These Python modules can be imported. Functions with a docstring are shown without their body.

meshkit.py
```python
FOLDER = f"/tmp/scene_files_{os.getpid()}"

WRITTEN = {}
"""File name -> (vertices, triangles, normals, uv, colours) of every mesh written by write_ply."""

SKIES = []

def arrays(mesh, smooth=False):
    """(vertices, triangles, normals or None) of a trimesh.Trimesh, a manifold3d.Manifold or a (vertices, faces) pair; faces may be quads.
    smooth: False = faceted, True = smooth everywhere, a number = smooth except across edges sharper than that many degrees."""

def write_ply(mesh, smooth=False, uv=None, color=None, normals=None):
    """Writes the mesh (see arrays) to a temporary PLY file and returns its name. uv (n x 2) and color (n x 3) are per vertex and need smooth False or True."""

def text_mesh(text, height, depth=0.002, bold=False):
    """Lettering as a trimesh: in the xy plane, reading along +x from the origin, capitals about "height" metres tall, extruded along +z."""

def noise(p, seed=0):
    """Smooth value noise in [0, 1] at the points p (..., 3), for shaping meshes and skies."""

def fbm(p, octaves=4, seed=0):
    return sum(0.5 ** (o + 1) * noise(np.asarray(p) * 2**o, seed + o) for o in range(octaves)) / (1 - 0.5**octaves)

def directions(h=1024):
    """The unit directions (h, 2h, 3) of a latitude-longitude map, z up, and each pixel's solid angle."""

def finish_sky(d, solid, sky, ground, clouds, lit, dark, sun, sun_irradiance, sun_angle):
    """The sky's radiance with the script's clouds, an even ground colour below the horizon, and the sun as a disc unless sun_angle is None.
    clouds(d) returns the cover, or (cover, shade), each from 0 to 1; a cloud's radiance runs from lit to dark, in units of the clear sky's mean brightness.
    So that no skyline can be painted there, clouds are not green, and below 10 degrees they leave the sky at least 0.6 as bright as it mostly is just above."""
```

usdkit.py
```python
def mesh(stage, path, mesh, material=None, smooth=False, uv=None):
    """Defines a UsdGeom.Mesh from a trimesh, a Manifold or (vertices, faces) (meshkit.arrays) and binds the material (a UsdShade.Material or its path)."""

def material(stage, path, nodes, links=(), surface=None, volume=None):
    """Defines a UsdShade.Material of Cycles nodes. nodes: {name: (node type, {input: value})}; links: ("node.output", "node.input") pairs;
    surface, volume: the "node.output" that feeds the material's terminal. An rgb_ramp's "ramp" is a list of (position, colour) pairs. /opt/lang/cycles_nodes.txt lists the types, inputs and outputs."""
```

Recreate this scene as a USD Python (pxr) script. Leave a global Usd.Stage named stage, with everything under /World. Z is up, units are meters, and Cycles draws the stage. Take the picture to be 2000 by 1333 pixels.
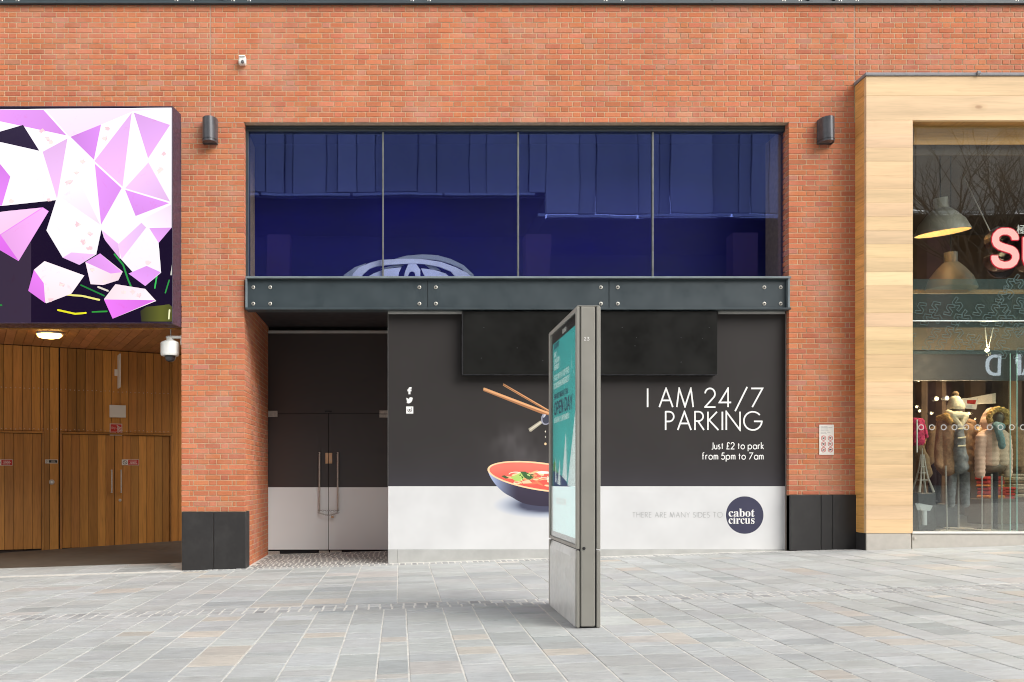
import math, random, glob
import numpy as np, trimesh, manifold3d
import shapely
from shapely import affinity
from shapely.geometry import Polygon, LineString, MultiLineString, Point, box as sbox
from shapely.ops import unary_union
from pxr import Usd, UsdGeom, UsdLux, UsdShade, Sdf, Gf, Vt
import usdkit, meshkit

stage = Usd.Stage.CreateInMemory()
UsdGeom.SetStageUpAxis(stage, 'Z'); UsdGeom.SetStageMetersPerUnit(stage, 1.0)
UsdGeom.Xform.Define(stage, '/World')
rnd = random.Random(7)
# ------------------------------------------------------------------ camera, sky, sun, exposure
EYE, FOC, CX, CY, DIST = 1.19, 1750.0, 780.0, 934.0, 12.5     # photo pixels (2000 wide)
EXPOSURE = 1.50
GAIN = 2.0 ** EXPOSURE
cam = UsdGeom.Camera.Define(stage, '/World/camera')
cam.AddTranslateOp().Set(Gf.Vec3d(0, -DIST, EYE)); cam.AddRotateXOp().Set(90.0)
cam.CreateHorizontalApertureAttr(36.0); cam.CreateVerticalApertureAttr(36.0 * 682 / 1024)
cam.CreateFocalLengthAttr(FOC / 2000 * 36)
cam.CreateHorizontalApertureOffsetAttr((1000 - CX) / 2000 * 36); cam.CreateVerticalApertureOffsetAttr((CY - 666.5) / 2000 * 36)
cam.CreateExposureAttr(EXPOSURE)
cam.CreateClippingRangeAttr(Gf.Vec2f(0.05, 2000))

SUN = np.array([0.74, -0.66, 0.82]); SUN /= np.linalg.norm(SUN)
elev, rot = math.asin(SUN[2]), math.atan2(SUN[0], SUN[1])
usdkit.material(stage, '/World/Looks/sky', {
    'sky': ('sky_texture', {'sky_type': 'single_scattering', 'sun_disc': False, 'sun_elevation': elev, 'sun_rotation': rot}),
    'bw': ('rgb_to_bw', {}), 'grey': ('mix', {'mix_type': 'multiply', 'fac': 1.0, 'color2': (1.03, 1.0, 0.97)}),
    'tc': ('texture_coordinate', {}), 'mp': ('mapping', {'scale': (2.0, 2.0, 5.0)}),
    'n': ('noise_texture', {'scale': 1.1, 'detail': 5.0, 'roughness': 0.6}),
    'r': ('rgb_ramp', {'ramp': [(0.3, (0.62,) * 3), (0.65, (1.0,) * 3)]}),
    'mix': ('mix', {'mix_type': 'mix', 'fac': 0.85}), 'bg': ('background_shader', {'strength': 0.15})},
    [('sky.color', 'bw.color'), ('bw.val', 'grey.color1'), ('tc.generated', 'mp.vector'), ('mp.vector', 'n.vector'), ('n.fac', 'r.fac'),
     ('r.color', 'mix.fac'), ('sky.color', 'mix.color1'), ('grey.color', 'mix.color2'), ('mix.color', 'bg.color')], surface='bg.background')
dome = UsdLux.DomeLight.Define(stage, '/World/sky')
UsdShade.MaterialBindingAPI.Apply(dome.GetPrim()).Bind(UsdShade.Material.Get(stage, '/World/Looks/sky'))
dome.GetPrim().SetCustomDataByKey('kind', 'structure'); dome.GetPrim().SetCustomDataByKey('label', 'pale overcast sky above the shopping street')
sun = UsdLux.DistantLight.Define(stage, '/World/sun')
sun.CreateIntensityAttr(0.26); sun.CreateAngleAttr(44.0); sun.CreateColorAttr(Gf.Vec3f(1.0, 0.975, 0.94)); sun.CreateNormalizeAttr(True)
zz = SUN; xx = np.cross([0, 0, 1.0], zz); xx /= np.linalg.norm(xx); yy = np.cross(zz, xx)
sun.AddTransformOp().Set(Gf.Matrix4d(*xx, 0, *yy, 0, *zz, 0, 0, 0, 0, 1))

# ------------------------------------------------------------------ helpers
def S(Y): return FOC / (DIST + Y)
def X(px, Y=0.0): return (px - CX) / S(Y)
def Z(py, Y=0.0): return EYE + (CY - py) / S(Y)
SLOPE = 0.0321
def ground(x, y):
    lift = np.where((np.asarray(x) < -3.0) & (np.asarray(y) > 0), 0.022 * np.asarray(y), 0.0)
    return SLOPE * np.asarray(x) + lift

used = {}
def number(parent, name):
    k = (parent, name); n = used.get(k, -1) + 1; used[k] = n
    return f'{parent}/{name}' + (f'_{n:03d}' if n else '')
LOC = {}
def tag(prim, label=None, cat=None, group=None, kind=None):
    for k, v in (('label', label), ('category', cat), ('group', group), ('kind', kind)):
        if v: prim.SetCustomDataByKey(k, v)
    return prim
def thing(name, loc, label, cat, group=None, kind=None):
    p = number('/World', name)
    x = UsdGeom.Xform.Define(stage, p); x.AddTranslateOp().Set(Gf.Vec3d(*map(float, loc)))
    LOC[p] = np.array(loc, float)
    tag(x.GetPrim(), label, cat, group, kind or ('thing' if cat else None))
    return p
def ijoin(ms):
    ms = [m for m in ms if m is not None]
    return trimesh.util.concatenate([trimesh.Trimesh(*meshkit.arrays(m)[:2], process=False) for m in ms])
def prim_mesh(p, mesh, mat, loc, smooth, tone=None):
    v, f, _ = meshkit.arrays(mesh)
    m = trimesh.Trimesh(np.asarray(v) - loc, f, process=False)
    g = usdkit.mesh(stage, p, m, mat, smooth=smooth)
    if tone is not None:
        t = np.asarray(tone, np.float32)
        t = np.tile(t, (len(v), 1)) if t.ndim == 1 else t
        UsdGeom.PrimvarsAPI(g).CreatePrimvar('tone', Sdf.ValueTypeNames.Color3fArray, 'vertex').Set(Vt.Vec3fArray.FromNumpy(np.ascontiguousarray(t)))
    return g.GetPrim()
def part(parent, name, mesh, mat, smooth=False, tone=None, label=None, kind=None):
    """A mesh (world coordinates) as a child of a thing, or of a part of it."""
    p = number(parent, name)
    top = '/'.join(parent.split('/')[:3])
    tag(prim_mesh(p, mesh, mat, LOC[top], smooth, tone), label, None, None, kind)
    return p
def single(name, mesh, mat, label=None, cat=None, group=None, kind=None, smooth=False, tone=None):
    p = number('/World', name)
    LOC[p] = np.zeros(3)
    tag(prim_mesh(p, mesh, mat, np.zeros(3), smooth, tone), label, cat, group, kind)
    return p

_c = None
def box(x0, x1, y0, y1, z0, z1, c=0.0):
    """Box, its edges cut back by c."""
    global _c
    x0, x1 = sorted((x0, x1)); y0, y1 = sorted((y0, y1)); z0, z1 = sorted((z0, z1))
    if c <= 0:
        m = trimesh.creation.box([x1 - x0, y1 - y0, z1 - z0]); m.apply_translation([(x0 + x1) / 2, (y0 + y1) / 2, (z0 + z1) / 2]); return m
    c = min(c, 0.45 * min(x1 - x0, y1 - y0, z1 - z0))
    def verts(lo, hi, c):
        out = []
        for sx in (0, 1):
            for sy in (0, 1):
                for sz in (0, 1):
                    k = np.array([(lo, hi)[s][i] for i, s in enumerate((sx, sy, sz))], float)
                    d = np.array([c * (1 - 2 * s) for s in (sx, sy, sz)])
                    for a in range(3):
                        q = k + d; q[a] = k[a]; out.append(q)
        return np.array(out)
    if _c is None:
        v = verts((0, 0, 0), (1, 1, 1), 0.13)
        h = trimesh.convex.convex_hull(v)
        idx = np.array([int(np.argmin(np.linalg.norm(v - q, axis=1))) for q in h.vertices])
        _c = idx[h.faces]
    return trimesh.Trimesh(verts((x0, y0, z0), (x1, y1, z1), c), _c, process=False)
def cyl(p, q, r, n=12, r2=None):
    p, q = np.array(p, float), np.array(q, float)
    if r2 is None:
        return trimesh.creation.cylinder(radius=r, segment=[p, q], sections=n)
    return tube([p, q], [r, r2], n)
def tube(pts, rad, n=8, cap=True):
    pts = np.asarray(pts, float); k = len(pts); rad = np.broadcast_to(rad, (k,))
    t = np.gradient(pts, axis=0); t /= np.linalg.norm(t, axis=1, keepdims=True) + 1e-12
    ref = np.array([0.13, 0.31, 0.94]); a = np.cross(t, ref); bad = np.linalg.norm(a, axis=1) < 0.2
    a[bad] = np.cross(t[bad], [1.0, 0.2, 0]); a /= np.linalg.norm(a, axis=1, keepdims=True)
    b = np.cross(t, a); ang = np.arange(n) * 2 * np.pi / n
    v = (pts[:, None] + rad[:, None, None] * (np.cos(ang)[None, :, None] * a[:, None] + np.sin(ang)[None, :, None] * b[:, None])).reshape(-1, 3)
    f = []
    for i in range(k - 1):
        for j in range(n):
            j2 = (j + 1) % n
            f += [[i * n + j, i * n + j2, (i + 1) * n + j2], [i * n + j, (i + 1) * n + j2, (i + 1) * n + j]]
    if cap:
        v = np.vstack([v, pts[:1], pts[-1:]])
        for j in range(n):
            j2 = (j + 1) % n
            f += [[k * n, j2, j], [k * n + 1, (k - 1) * n + j, (k - 1) * n + j2]]
    return trimesh.Trimesh(v, f, process=False)
def lathe(prof, center, n=24, axis='z'):
    """prof: (radius, height) pairs from bottom to top."""
    m = trimesh.creation.revolve(np.array(prof, float), sections=n)
    if axis == 'y': m.apply_transform(trimesh.transformations.rotation_matrix(math.pi / 2, [1, 0, 0]))   # height -> -y
    m.apply_translation(center); return m
def extr(poly, t, O=(0, 0, 0), U=(1, 0, 0), V=(0, 0, 1)):
    """shapely polygon(s) in (u, v), t thick, standing out along U x V from O."""
    polys = [g for g in getattr(poly, 'geoms', [poly]) if g.geom_type == 'Polygon' and g.area > 1e-9]
    m = trimesh.util.concatenate([trimesh.creation.extrude_polygon(g, t, engine='earcut') for g in polys])
    U, V = np.array(U, float), np.array(V, float); N = np.cross(U, V)
    w = np.asarray(O, float) + m.vertices[:, :1] * U + m.vertices[:, 1:2] * V + m.vertices[:, 2:] * N
    return trimesh.Trimesh(w, m.faces, process=False)
def flat(layers, O, U=(1, 0, 0), V=(0, 0, 1)):
    """Flat print: layers (polygon, colour or colour(u, v), cell) painted in order; one planar sheet with a colour at each vertex. Returns mesh, tones."""
    U, V = np.array(U, float), np.array(V, float); O = np.asarray(O, float)
    vs, fs, cs, n = [], [], [], 0
    above = None; out = []
    for lay in reversed(layers):
        g = lay[0].buffer(0); vis = g if above is None else g.difference(above)
        above = g if above is None else above.union(g)
        out.append((vis, lay[1], lay[2] if len(lay) > 2 else None))
    for g, col, cell in reversed(out):
        pieces = [g]
        if cell:
            x0, y0, x1, y1 = g.bounds
            pieces = [g.intersection(sbox(x, y, x + cell, y + cell)) for x in np.arange(x0, x1, cell) for y in np.arange(y0, y1, cell)]
        for piece in pieces:
            for q in getattr(piece, 'geoms', [piece]):
                if q.geom_type != 'Polygon' or q.area < 1e-8: continue
                v, f = trimesh.creation.triangulate_polygon(q, engine='earcut')
                if not len(f): continue
                a = v[f]; area = (a[:, 1, 0] - a[:, 0, 0]) * (a[:, 2, 1] - a[:, 0, 1]) - (a[:, 2, 0] - a[:, 0, 0]) * (a[:, 1, 1] - a[:, 0, 1])
                f = np.where((area < 0)[:, None], f[:, ::-1], f)
                vs.append(O + v[:, :1] * U + v[:, 1:2] * V); fs.append(f + n); n += len(v)
                cs.append(np.array([col(x, y) for x, y in v]) if callable(col) else np.tile(np.array(col, float), (len(v), 1)))
    return trimesh.Trimesh(np.vstack(vs), np.vstack(fs), process=False), np.vstack(cs)
def lin(r, g, b):
    """sRGB 0-255 to linear."""
    c = np.array([r, g, b], float) / 255
    return np.where(c < 0.04045, c / 12.92, ((c + 0.055) / 1.055) ** 2.4)

# ------------------------------------------------------------------ materials
def mat(name, col, rough=0.5, metal=0.0, spec=0.5, var=0.12, scale=6.0, stretch=(1, 1, 1), bump=0.0, bscale=60.0, bstretch=None, tone=False, emit=0.0, coat=0.0,
        dirt=0.0, dscale=1.3, dcol=None, detail=5.0, macro=0.0, spots=0.0, streak=0.0):
    col = np.array(col, float)
    N = {'g': ('geometry', {}), 'mp': ('mapping', {'scale': stretch}), 'n': ('noise_texture', {'scale': scale, 'detail': detail, 'roughness': 0.6}),
         'r': ('rgb_ramp', {'ramp': [(0.25, tuple(np.clip(col * (1 - var), 0, 1))), (0.75, tuple(np.clip(col * (1 + var), 0, 1)))]}),
         'p': ('principled_bsdf', {'roughness': rough, 'metallic': metal, 'specular_ior_level': spec, 'coat_weight': coat})}
    L = [('g.position', 'mp.vector'), ('mp.vector', 'n.vector'), ('n.fac', 'r.fac')]
    out = 'r.color'
    if tone:
        N['at'] = ('attribute', {'attribute': 'tone'}); N['mu'] = ('mix', {'mix_type': 'multiply', 'fac': 1.0})
        L += [('at.color', 'mu.color1'), ('r.color', 'mu.color2')]; out = 'mu.color'
    if dirt:
        N['dn'] = ('noise_texture', {'scale': dscale, 'detail': 6.0, 'roughness': 0.65}); N['dr'] = ('rgb_ramp', {'ramp': [(0.48, (0, 0, 0)), (0.72, (dirt,) * 3)]})
        N['dm'] = ('mix', {'mix_type': 'mix', 'color2': tuple(dcol if dcol is not None else col * 0.4)})
        L += [('g.position', 'dn.vector'), ('dn.fac', 'dr.fac'), ('dr.color', 'dm.fac'), (out, 'dm.color1')]; out = 'dm.color'
    if macro:
        N['mm'] = ('mapping', {'scale': (1.0, 1.0, 0.35)}); N['mn'] = ('noise_texture', {'scale': 0.9, 'detail': 5.0, 'roughness': 0.6}); N['mr'] = ('rgb_ramp', {'ramp': [(0.3, (1 - macro,) * 3), (0.7, (1 + .4 * macro,) * 3)]}); N['mx'] = ('mix', {'mix_type': 'multiply', 'fac': 1.0})
        L += [('g.position', 'mm.vector'), ('mm.vector', 'mn.vector'), ('mn.fac', 'mr.fac'), ('mr.color', 'mx.color1'), (out, 'mx.color2')]; out = 'mx.color'
    if streak:
        N['km'] = ('mapping', {'scale': (1.0, 9.0, 1.0)}); N['kn'] = ('noise_texture', {'scale': 5.0, 'detail': 6.0, 'roughness': 0.7}); N['kr'] = ('rgb_ramp', {'ramp': [(0.60, (0, 0, 0)), (0.68, (streak,) * 3)]}); N['kx'] = ('mix', {'mix_type': 'mix', 'color2': (.20, .205, .20)})
        L += [('g.position', 'km.vector'), ('km.vector', 'kn.vector'), ('kn.fac', 'kr.fac'), ('kr.color', 'kx.fac'), (out, 'kx.color1')]; out = 'kx.color'
    if spots:
        N['sv'] = ('voronoi_texture', {'scale': 2.4}); N['sr'] = ('rgb_ramp', {'ramp': [(0.0, (spots,) * 3), (0.045, (spots,) * 3), (0.065, (0, 0, 0))]}); N['sx'] = ('mix', {'mix_type': 'mix', 'color2': (.25, .25, .24)})
        L += [('g.position', 'sv.vector'), ('sv.distance', 'sr.fac'), ('sr.color', 'sx.fac'), (out, 'sx.color1')]; out = 'sx.color'
    L.append((out, 'p.base_color'))
    N['rr'] = ('map_range', {'from_min': 0.3, 'from_max': 0.7, 'to_min': max(rough - 0.08, 0.02), 'to_max': min(rough + 0.1, 1)}); L += [('n.fac', 'rr.value'), ('rr.result', 'p.roughness')]
    if emit:
        L.append((out, 'p.emission_color')); N['p'][1]['emission_strength'] = emit
    if bump:
        N['bm'] = ('mapping', {'scale': bstretch or stretch}); N['bn'] = ('noise_texture', {'scale': bscale, 'detail': 5.0, 'roughness': 0.65})
        N['b'] = ('bump', {'strength': 0.6, 'distance': bump})
        L += [('g.position', 'bm.vector'), ('bm.vector', 'bn.vector'), ('bn.fac', 'b.height'), ('b.normal', 'p.normal')]
    return usdkit.material(stage, f'/World/Looks/{name}', N, L, surface='p.BSDF')
def glow(name, col, strength):
    return usdkit.material(stage, f'/World/Looks/{name}', {'e': ('emission', {'color': tuple(map(float, col)), 'strength': strength})}, [], surface='e.emission')
def pane(name, clear, gloss, fac, ior=1.55, rough=0.0, wave=0.0007):
    return usdkit.material(stage, f'/World/Looks/{name}', {'t': ('transparent_bsdf', {'color': clear}), 'gl': ('glossy_bsdf', {'color': gloss, 'roughness': rough}),
        'f': ('layer_weight', {'blend': 0.5}), 'pw': ('math', {'math_type': 'power', 'value2': 5.0}), 'a': ('math', {'math_type': 'multiply_add', 'value2': 0.96 - fac, 'value3': 0.04 + fac, 'use_clamp': True}), 'm': ('mix_closure', {}), 'g': ('geometry', {}), 'wn': ('noise_texture', {'scale': 1.3, 'detail': 1.0}), 'wb': ('bump', {'strength': 1.0, 'distance': wave})},
        [('g.position', 'wn.vector'), ('wn.fac', 'wb.height'), ('wb.normal', 'gl.normal'), ('f.facing', 'pw.value1'), ('pw.value', 'a.value1'), ('a.value', 'm.fac'), ('t.BSDF', 'm.closure1'), ('gl.BSDF', 'm.closure2')], surface='m.closure')
def wood(name, col, rough=0.5, var=0.35, axis='z', tone=True, fine=38.0, knots=0.0):
    """Long grain along the axis."""
    st = {'x': (0.06, 1, 1), 'y': (1, 0.06, 1), 'z': (1, 1, 0.06)}[axis]
    col = np.array(col, float)
    N = {'g': ('geometry', {}), 'at': ('attribute', {'attribute': 'tone'}), 'ob': ('vector_math', {'math_type': 'multiply', 'vector2': (17.0, 9.0, 13.0)}), 'ad': ('vector_math', {'math_type': 'add'}), 'mp': ('mapping', {'scale': st}),
         'n': ('noise_texture', {'scale': fine, 'detail': 6.0, 'roughness': 0.62, 'distortion': 0.6}), 'n2': ('noise_texture', {'scale': 5.0, 'detail': 3.0}),
         'r': ('rgb_ramp', {'ramp': [(0.25, tuple(col * (1 - var))), (0.5, tuple(col)), (0.8, tuple(np.clip(col * (1 + 0.5 * var), 0, 1)))]}),
         'r2': ('rgb_ramp', {'ramp': [(0.3, (0.82,) * 3), (0.7, (1.12,) * 3)]}),
         'm': ('mix', {'mix_type': 'multiply', 'fac': 1.0}), 'm2': ('mix', {'mix_type': 'multiply', 'fac': 1.0}),
         'b': ('bump', {'strength': 0.35, 'distance': 0.002}), 'p': ('principled_bsdf', {'roughness': rough, 'specular_ior_level': 0.35})}
    L = [('at.color', 'ob.vector1'), ('g.position', 'ad.vector1'), ('ob.vector', 'ad.vector2'), ('ad.vector', 'mp.vector'), ('mp.vector', 'n.vector'), ('mp.vector', 'n2.vector'), ('n.fac', 'r.fac'), ('n2.fac', 'r2.fac'),
         ('r.color', 'm.color1'), ('r2.color', 'm.color2'), ('m.color', 'm2.color1'), ('at.color', 'm2.color2'), ('n.fac', 'b.height'), ('b.normal', 'p.normal')]
    out = 'm2.color'
    if knots:
        kst = {'x': (0.5, 1, 1), 'z': (1, 1, 0.5), 'y': (1, 0.5, 1)}[axis]
        N['km'] = ('mapping', {'scale': kst}); N['kv'] = ('voronoi_texture', {'scale': 2.6}); N['kn'] = ('noise_texture', {'scale': 6.0, 'detail': 3.0})
        N['ka'] = ('math', {'math_type': 'multiply_add', 'value2': 0.12, 'value3': -0.06}); N['ks'] = ('math', {'math_type': 'add'})
        N['kr'] = ('rgb_ramp', {'ramp': [(0.0, (0.85,) * 3), (0.035, (0.65,) * 3), (0.07, (0.18,) * 3), (0.2, (0, 0, 0))]}); N['kx'] = ('mix', {'mix_type': 'mix', 'color2': tuple(col * np.array([0.45, 0.33, 0.25]))})
        L += [('ad.vector', 'km.vector'), ('km.vector', 'kv.vector'), ('ad.vector', 'kn.vector'), ('kn.fac', 'ka.value1'), ('kv.distance', 'ks.value1'), ('ka.value', 'ks.value2'), ('ks.value', 'kr.fac'), ('kr.color', 'kx.fac'), (out, 'kx.color1')]
        out = 'kx.color'
    L.append((out, 'p.base_color'))
    return usdkit.material(stage, f'/World/Looks/{name}', N, L, surface='p.BSDF')
def printed(name, rough=0.45, emit=0.0):
    if emit:
        return usdkit.material(stage, f'/World/Looks/{name}', {'at': ('attribute', {'attribute': 'tone'}), 'g': ('geometry', {}), 'n': ('noise_texture', {'scale': 7.0, 'detail': 6.0, 'roughness': 0.7, 'distortion': 1.2}),
            'r': ('rgb_ramp', {'ramp': [(0.60, (1, 1, 1)), (0.70, (1.0, 0.86, 0.88)), (0.76, (1, 1, 1))]}), 'm': ('mix', {'mix_type': 'multiply', 'fac': 1.0}), 'e': ('emission', {'strength': emit}), 'gl': ('glossy_bsdf', {'color': (0.04, 0.04, 0.04), 'roughness': 0.12}), 'a': ('add_closure', {})},
            [('g.position', 'n.vector'), ('n.fac', 'r.fac'), ('at.color', 'm.color1'), ('r.color', 'm.color2'), ('m.color', 'e.color'), ('e.emission', 'a.closure1'), ('gl.BSDF', 'a.closure2')], surface='a.closure')
    return usdkit.material(stage, f'/World/Looks/{name}', {'at': ('attribute', {'attribute': 'tone'}), 'g': ('geometry', {}), 'n': ('noise_texture', {'scale': 1.7, 'detail': 6.0}),
        'r': ('rgb_ramp', {'ramp': [(0.3, (0.93,) * 3), (0.7, (1.05,) * 3)]}), 'm': ('mix', {'mix_type': 'multiply', 'fac': 1.0}), 'p': ('principled_bsdf', {'roughness': rough, 'specular_ior_level': 0.25}),
        'n2': ('noise_texture', {'scale': 2.2, 'detail': 2.0}), 'b': ('bump', {'strength': 0.25, 'distance': 0.004})},
        [('g.position', 'n.vector'), ('n.fac', 'r.fac'), ('at.color', 'm.color1'), ('r.color', 'm.color2'), ('m.color', 'p.base_color'), ('g.position', 'n2.vector'), ('n2.fac', 'b.height'), ('b.normal', 'p.normal')], surface='p.BSDF')

M = {}
M['brick'] = mat('brick', (1, 1, 1), 0.85, var=0.16, scale=22, bump=0.004, bscale=70, tone=True, dirt=0.42, dscale=1.4, dcol=(0.56, 0.34, 0.26), spec=0.2, macro=.14)
M['mortar'] = mat('mortar', (0.48, 0.345, 0.215), 0.95, var=0.2, scale=14, bump=0.002, bscale=120, spec=0.2)
M['mortar_joint'] = mat('movement_joint', (0.40, 0.25, 0.19), 0.7, var=0.1)
M['granite'] = mat('dark_granite', (0.019, 0.0175, 0.017), 0.55, var=0.35, scale=34, dirt=0.4, dscale=3.0, stretch=(1, 1, .5), macro=.2, dcol=(0.05, 0.047, 0.045))
M['steel'] = mat('painted_steel', (0.030, 0.043, 0.049), 0.42, var=0.14, scale=3, dirt=0.3, dscale=2.5, dcol=(0.045, 0.058, 0.062))
M['steel_edge'] = mat('lightened_steel_edge', (0.15, 0.18, 0.19), 0.4, var=0.15, scale=5)  # skylight on the top flange painted in as paler steel
M['bolt'] = mat('bolt_metal', (0.5, 0.48, 0.42), 0.35, metal=0.6, var=0.15, scale=60)
M['frame'] = mat('window_frame_paint', (0.035, 0.045, 0.05), 0.4, var=0.12)
M['mullion'] = mat('mullion_metal', (0.16, 0.165, 0.15), 0.35, metal=0.5, var=0.1)
M['blue_pane'] = pane('blue_pane', (0.90, 0.92, 0.985), (0.27, 0.37, 0.92), 0.15)
M['blue_panel'] = mat('blue_back_panel', (0.002, 0.001, 0.14), 0.6, var=0.3, scale=0.9, stretch=(1, 1, 2))
M['ornament'] = mat('white_reflection', (0.88, 0.91, 0.95), 0.35, var=0.05)
M['reflection_grey'] = mat('grey_reflection', (0.42, 0.47, 0.5), 0.4, var=0.08)
M['black_metal'] = mat('black_metal', (0.018, 0.018, 0.02), 0.3, var=0.2, coat=0.2)
M['lamp_grey'] = mat('lamp_grey', (0.07, 0.07, 0.075), 0.3, var=0.15, metal=0.3)
M['lens'] = mat('lens', (0.10, 0.09, 0.09), 0.15, var=0.1)
M['white_plastic'] = mat('white_plastic', (0.72, 0.72, 0.68), 0.4, var=0.05)
M['grey_plastic'] = mat('grey_plastic', (0.45, 0.47, 0.47), 0.45, var=0.08)
M['smoked'] = mat('smoked_dome', (0.03, 0.03, 0.035), 0.06, var=0.1)
M['print'] = printed('printed_vinyl', 0.5)
M['door_print'] = usdkit.material(stage, '/World/Looks/door_film', {'at': ('attribute', {'attribute': 'tone'}), 'g': ('geometry', {}), 'n': ('noise_texture', {'scale': 1.4, 'detail': 3.0}), 'b': ('bump', {'strength': .3, 'distance': .004}), 'p': ('principled_bsdf', {'roughness': .32, 'specular_ior_level': .7})}, [('at.color', 'p.base_color'), ('g.position', 'n.vector'), ('n.fac', 'b.height'), ('b.normal', 'p.normal')], surface='p.BSDF')
M['print_gloss'] = usdkit.material(stage, '/World/Looks/backlit_poster', {'at': ('attribute', {'attribute': 'tone'}), 'p': ('principled_bsdf', {'roughness': .4, 'emission_strength': .9 / GAIN})}, [('at.color', 'p.base_color'), ('at.color', 'p.emission_color')], surface='p.BSDF')
M['screen'] = printed('lit_screen', emit=1.12 / GAIN)
M['letter_white'] = mat('white_vinyl', (0.8, 0.79, 0.76), 0.45, var=0.03)
M['letter_grey'] = mat('grey_vinyl', (0.36, 0.36, 0.355), 0.45, var=0.03)
M['steel_brushed'] = mat('brushed_steel', (0.5, 0.46, 0.41), 0.36, metal=0.4, var=0.12, scale=30)
M['brass'] = mat('brass', (0.62, 0.40, 0.24), 0.35, metal=0.6, var=0.1)
M['chain'] = mat('chain_steel', (0.38, 0.37, 0.35), 0.4, metal=0.5, var=0.2, scale=80)
M['skirting'] = mat('skirting_board', (0.42, 0.42, 0.4), 0.6, var=0.12, scale=5, dirt=0.3, dcol=(0.3, 0.3, 0.28))
M['dark_gap'] = mat('dark_interior', (0.008, 0.008, 0.009), 0.8, var=0.1)
M['dark_soffit'] = mat('dark_soffit', (0.03, 0.027, 0.03), 0.7, var=0.15)
M['black_panel'] = mat('black_panel', (0.010, 0.010, 0.009), 0.35, var=0.3, scale=2.0, spec=.15)
M['kiosk'] = mat('kiosk_paint', (0.29, 0.28, 0.245), 0.4, metal=0.15, var=0.06, scale=3)
M['kiosk_light'] = mat('kiosk_panel_paint', (0.50, 0.50, 0.47), 0.22, metal=0.0, spec=.8, var=0.05, scale=3)
M['rubber'] = mat('black_gasket', (0.015, 0.015, 0.015), 0.6, var=0.1)
M['kiosk_glass'] = pane('kiosk_glass', (0.96, 0.98, 0.97), (1, 1, 1), 0.0, ior=1.5)
M['timber'] = wood('pale_timber', (0.66, 0.465, 0.265), 0.6, var=0.14, axis='x', knots=1.0)
M['timber_side'] = wood('amber_timber', (0.72, 0.375, 0.115), 0.5, var=0.35, axis='y')
M['cladding'] = wood('brown_cladding', (0.46, 0.20, 0.046), 0.42, var=0.3, axis='z')
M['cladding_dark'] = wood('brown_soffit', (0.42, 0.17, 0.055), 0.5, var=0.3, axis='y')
M['cladding_gap'] = mat('cladding_gap', (0.02, 0.01, 0.005), 0.8, var=0.2)
M['lead'] = mat('lead_flashing', (0.2, 0.2, 0.21), 0.6, var=0.25, scale=12, bump=0.004, bscale=14)
M['limestone'] = mat('limestone', (0.46, 0.43, 0.38), 0.7, var=0.1, scale=9, bump=0.001, bscale=150, dirt=0.25, dcol=(0.34, 0.32, 0.29))
M['sill'] = mat('pale_sill', (0.68, 0.67, 0.63), 0.45, var=0.05)
M['shop_glass'] = pane('shop_glass', (0.92, 0.95, 0.935), (0.97, 1, 1), 0.05)
M['slate'] = mat('slate', (1, 1, 1), 0.62, var=0.26, scale=6, stretch=(1, 4.5, 1), detail=8.0, bump=0.022, bscale=11, bstretch=(1, 3.2, 1), tone=True, dirt=0.28, dscale=2.6, dcol=(0.33, 0.33, 0.31), spec=0.35, macro=.12, spots=.45, streak=.5)
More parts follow.
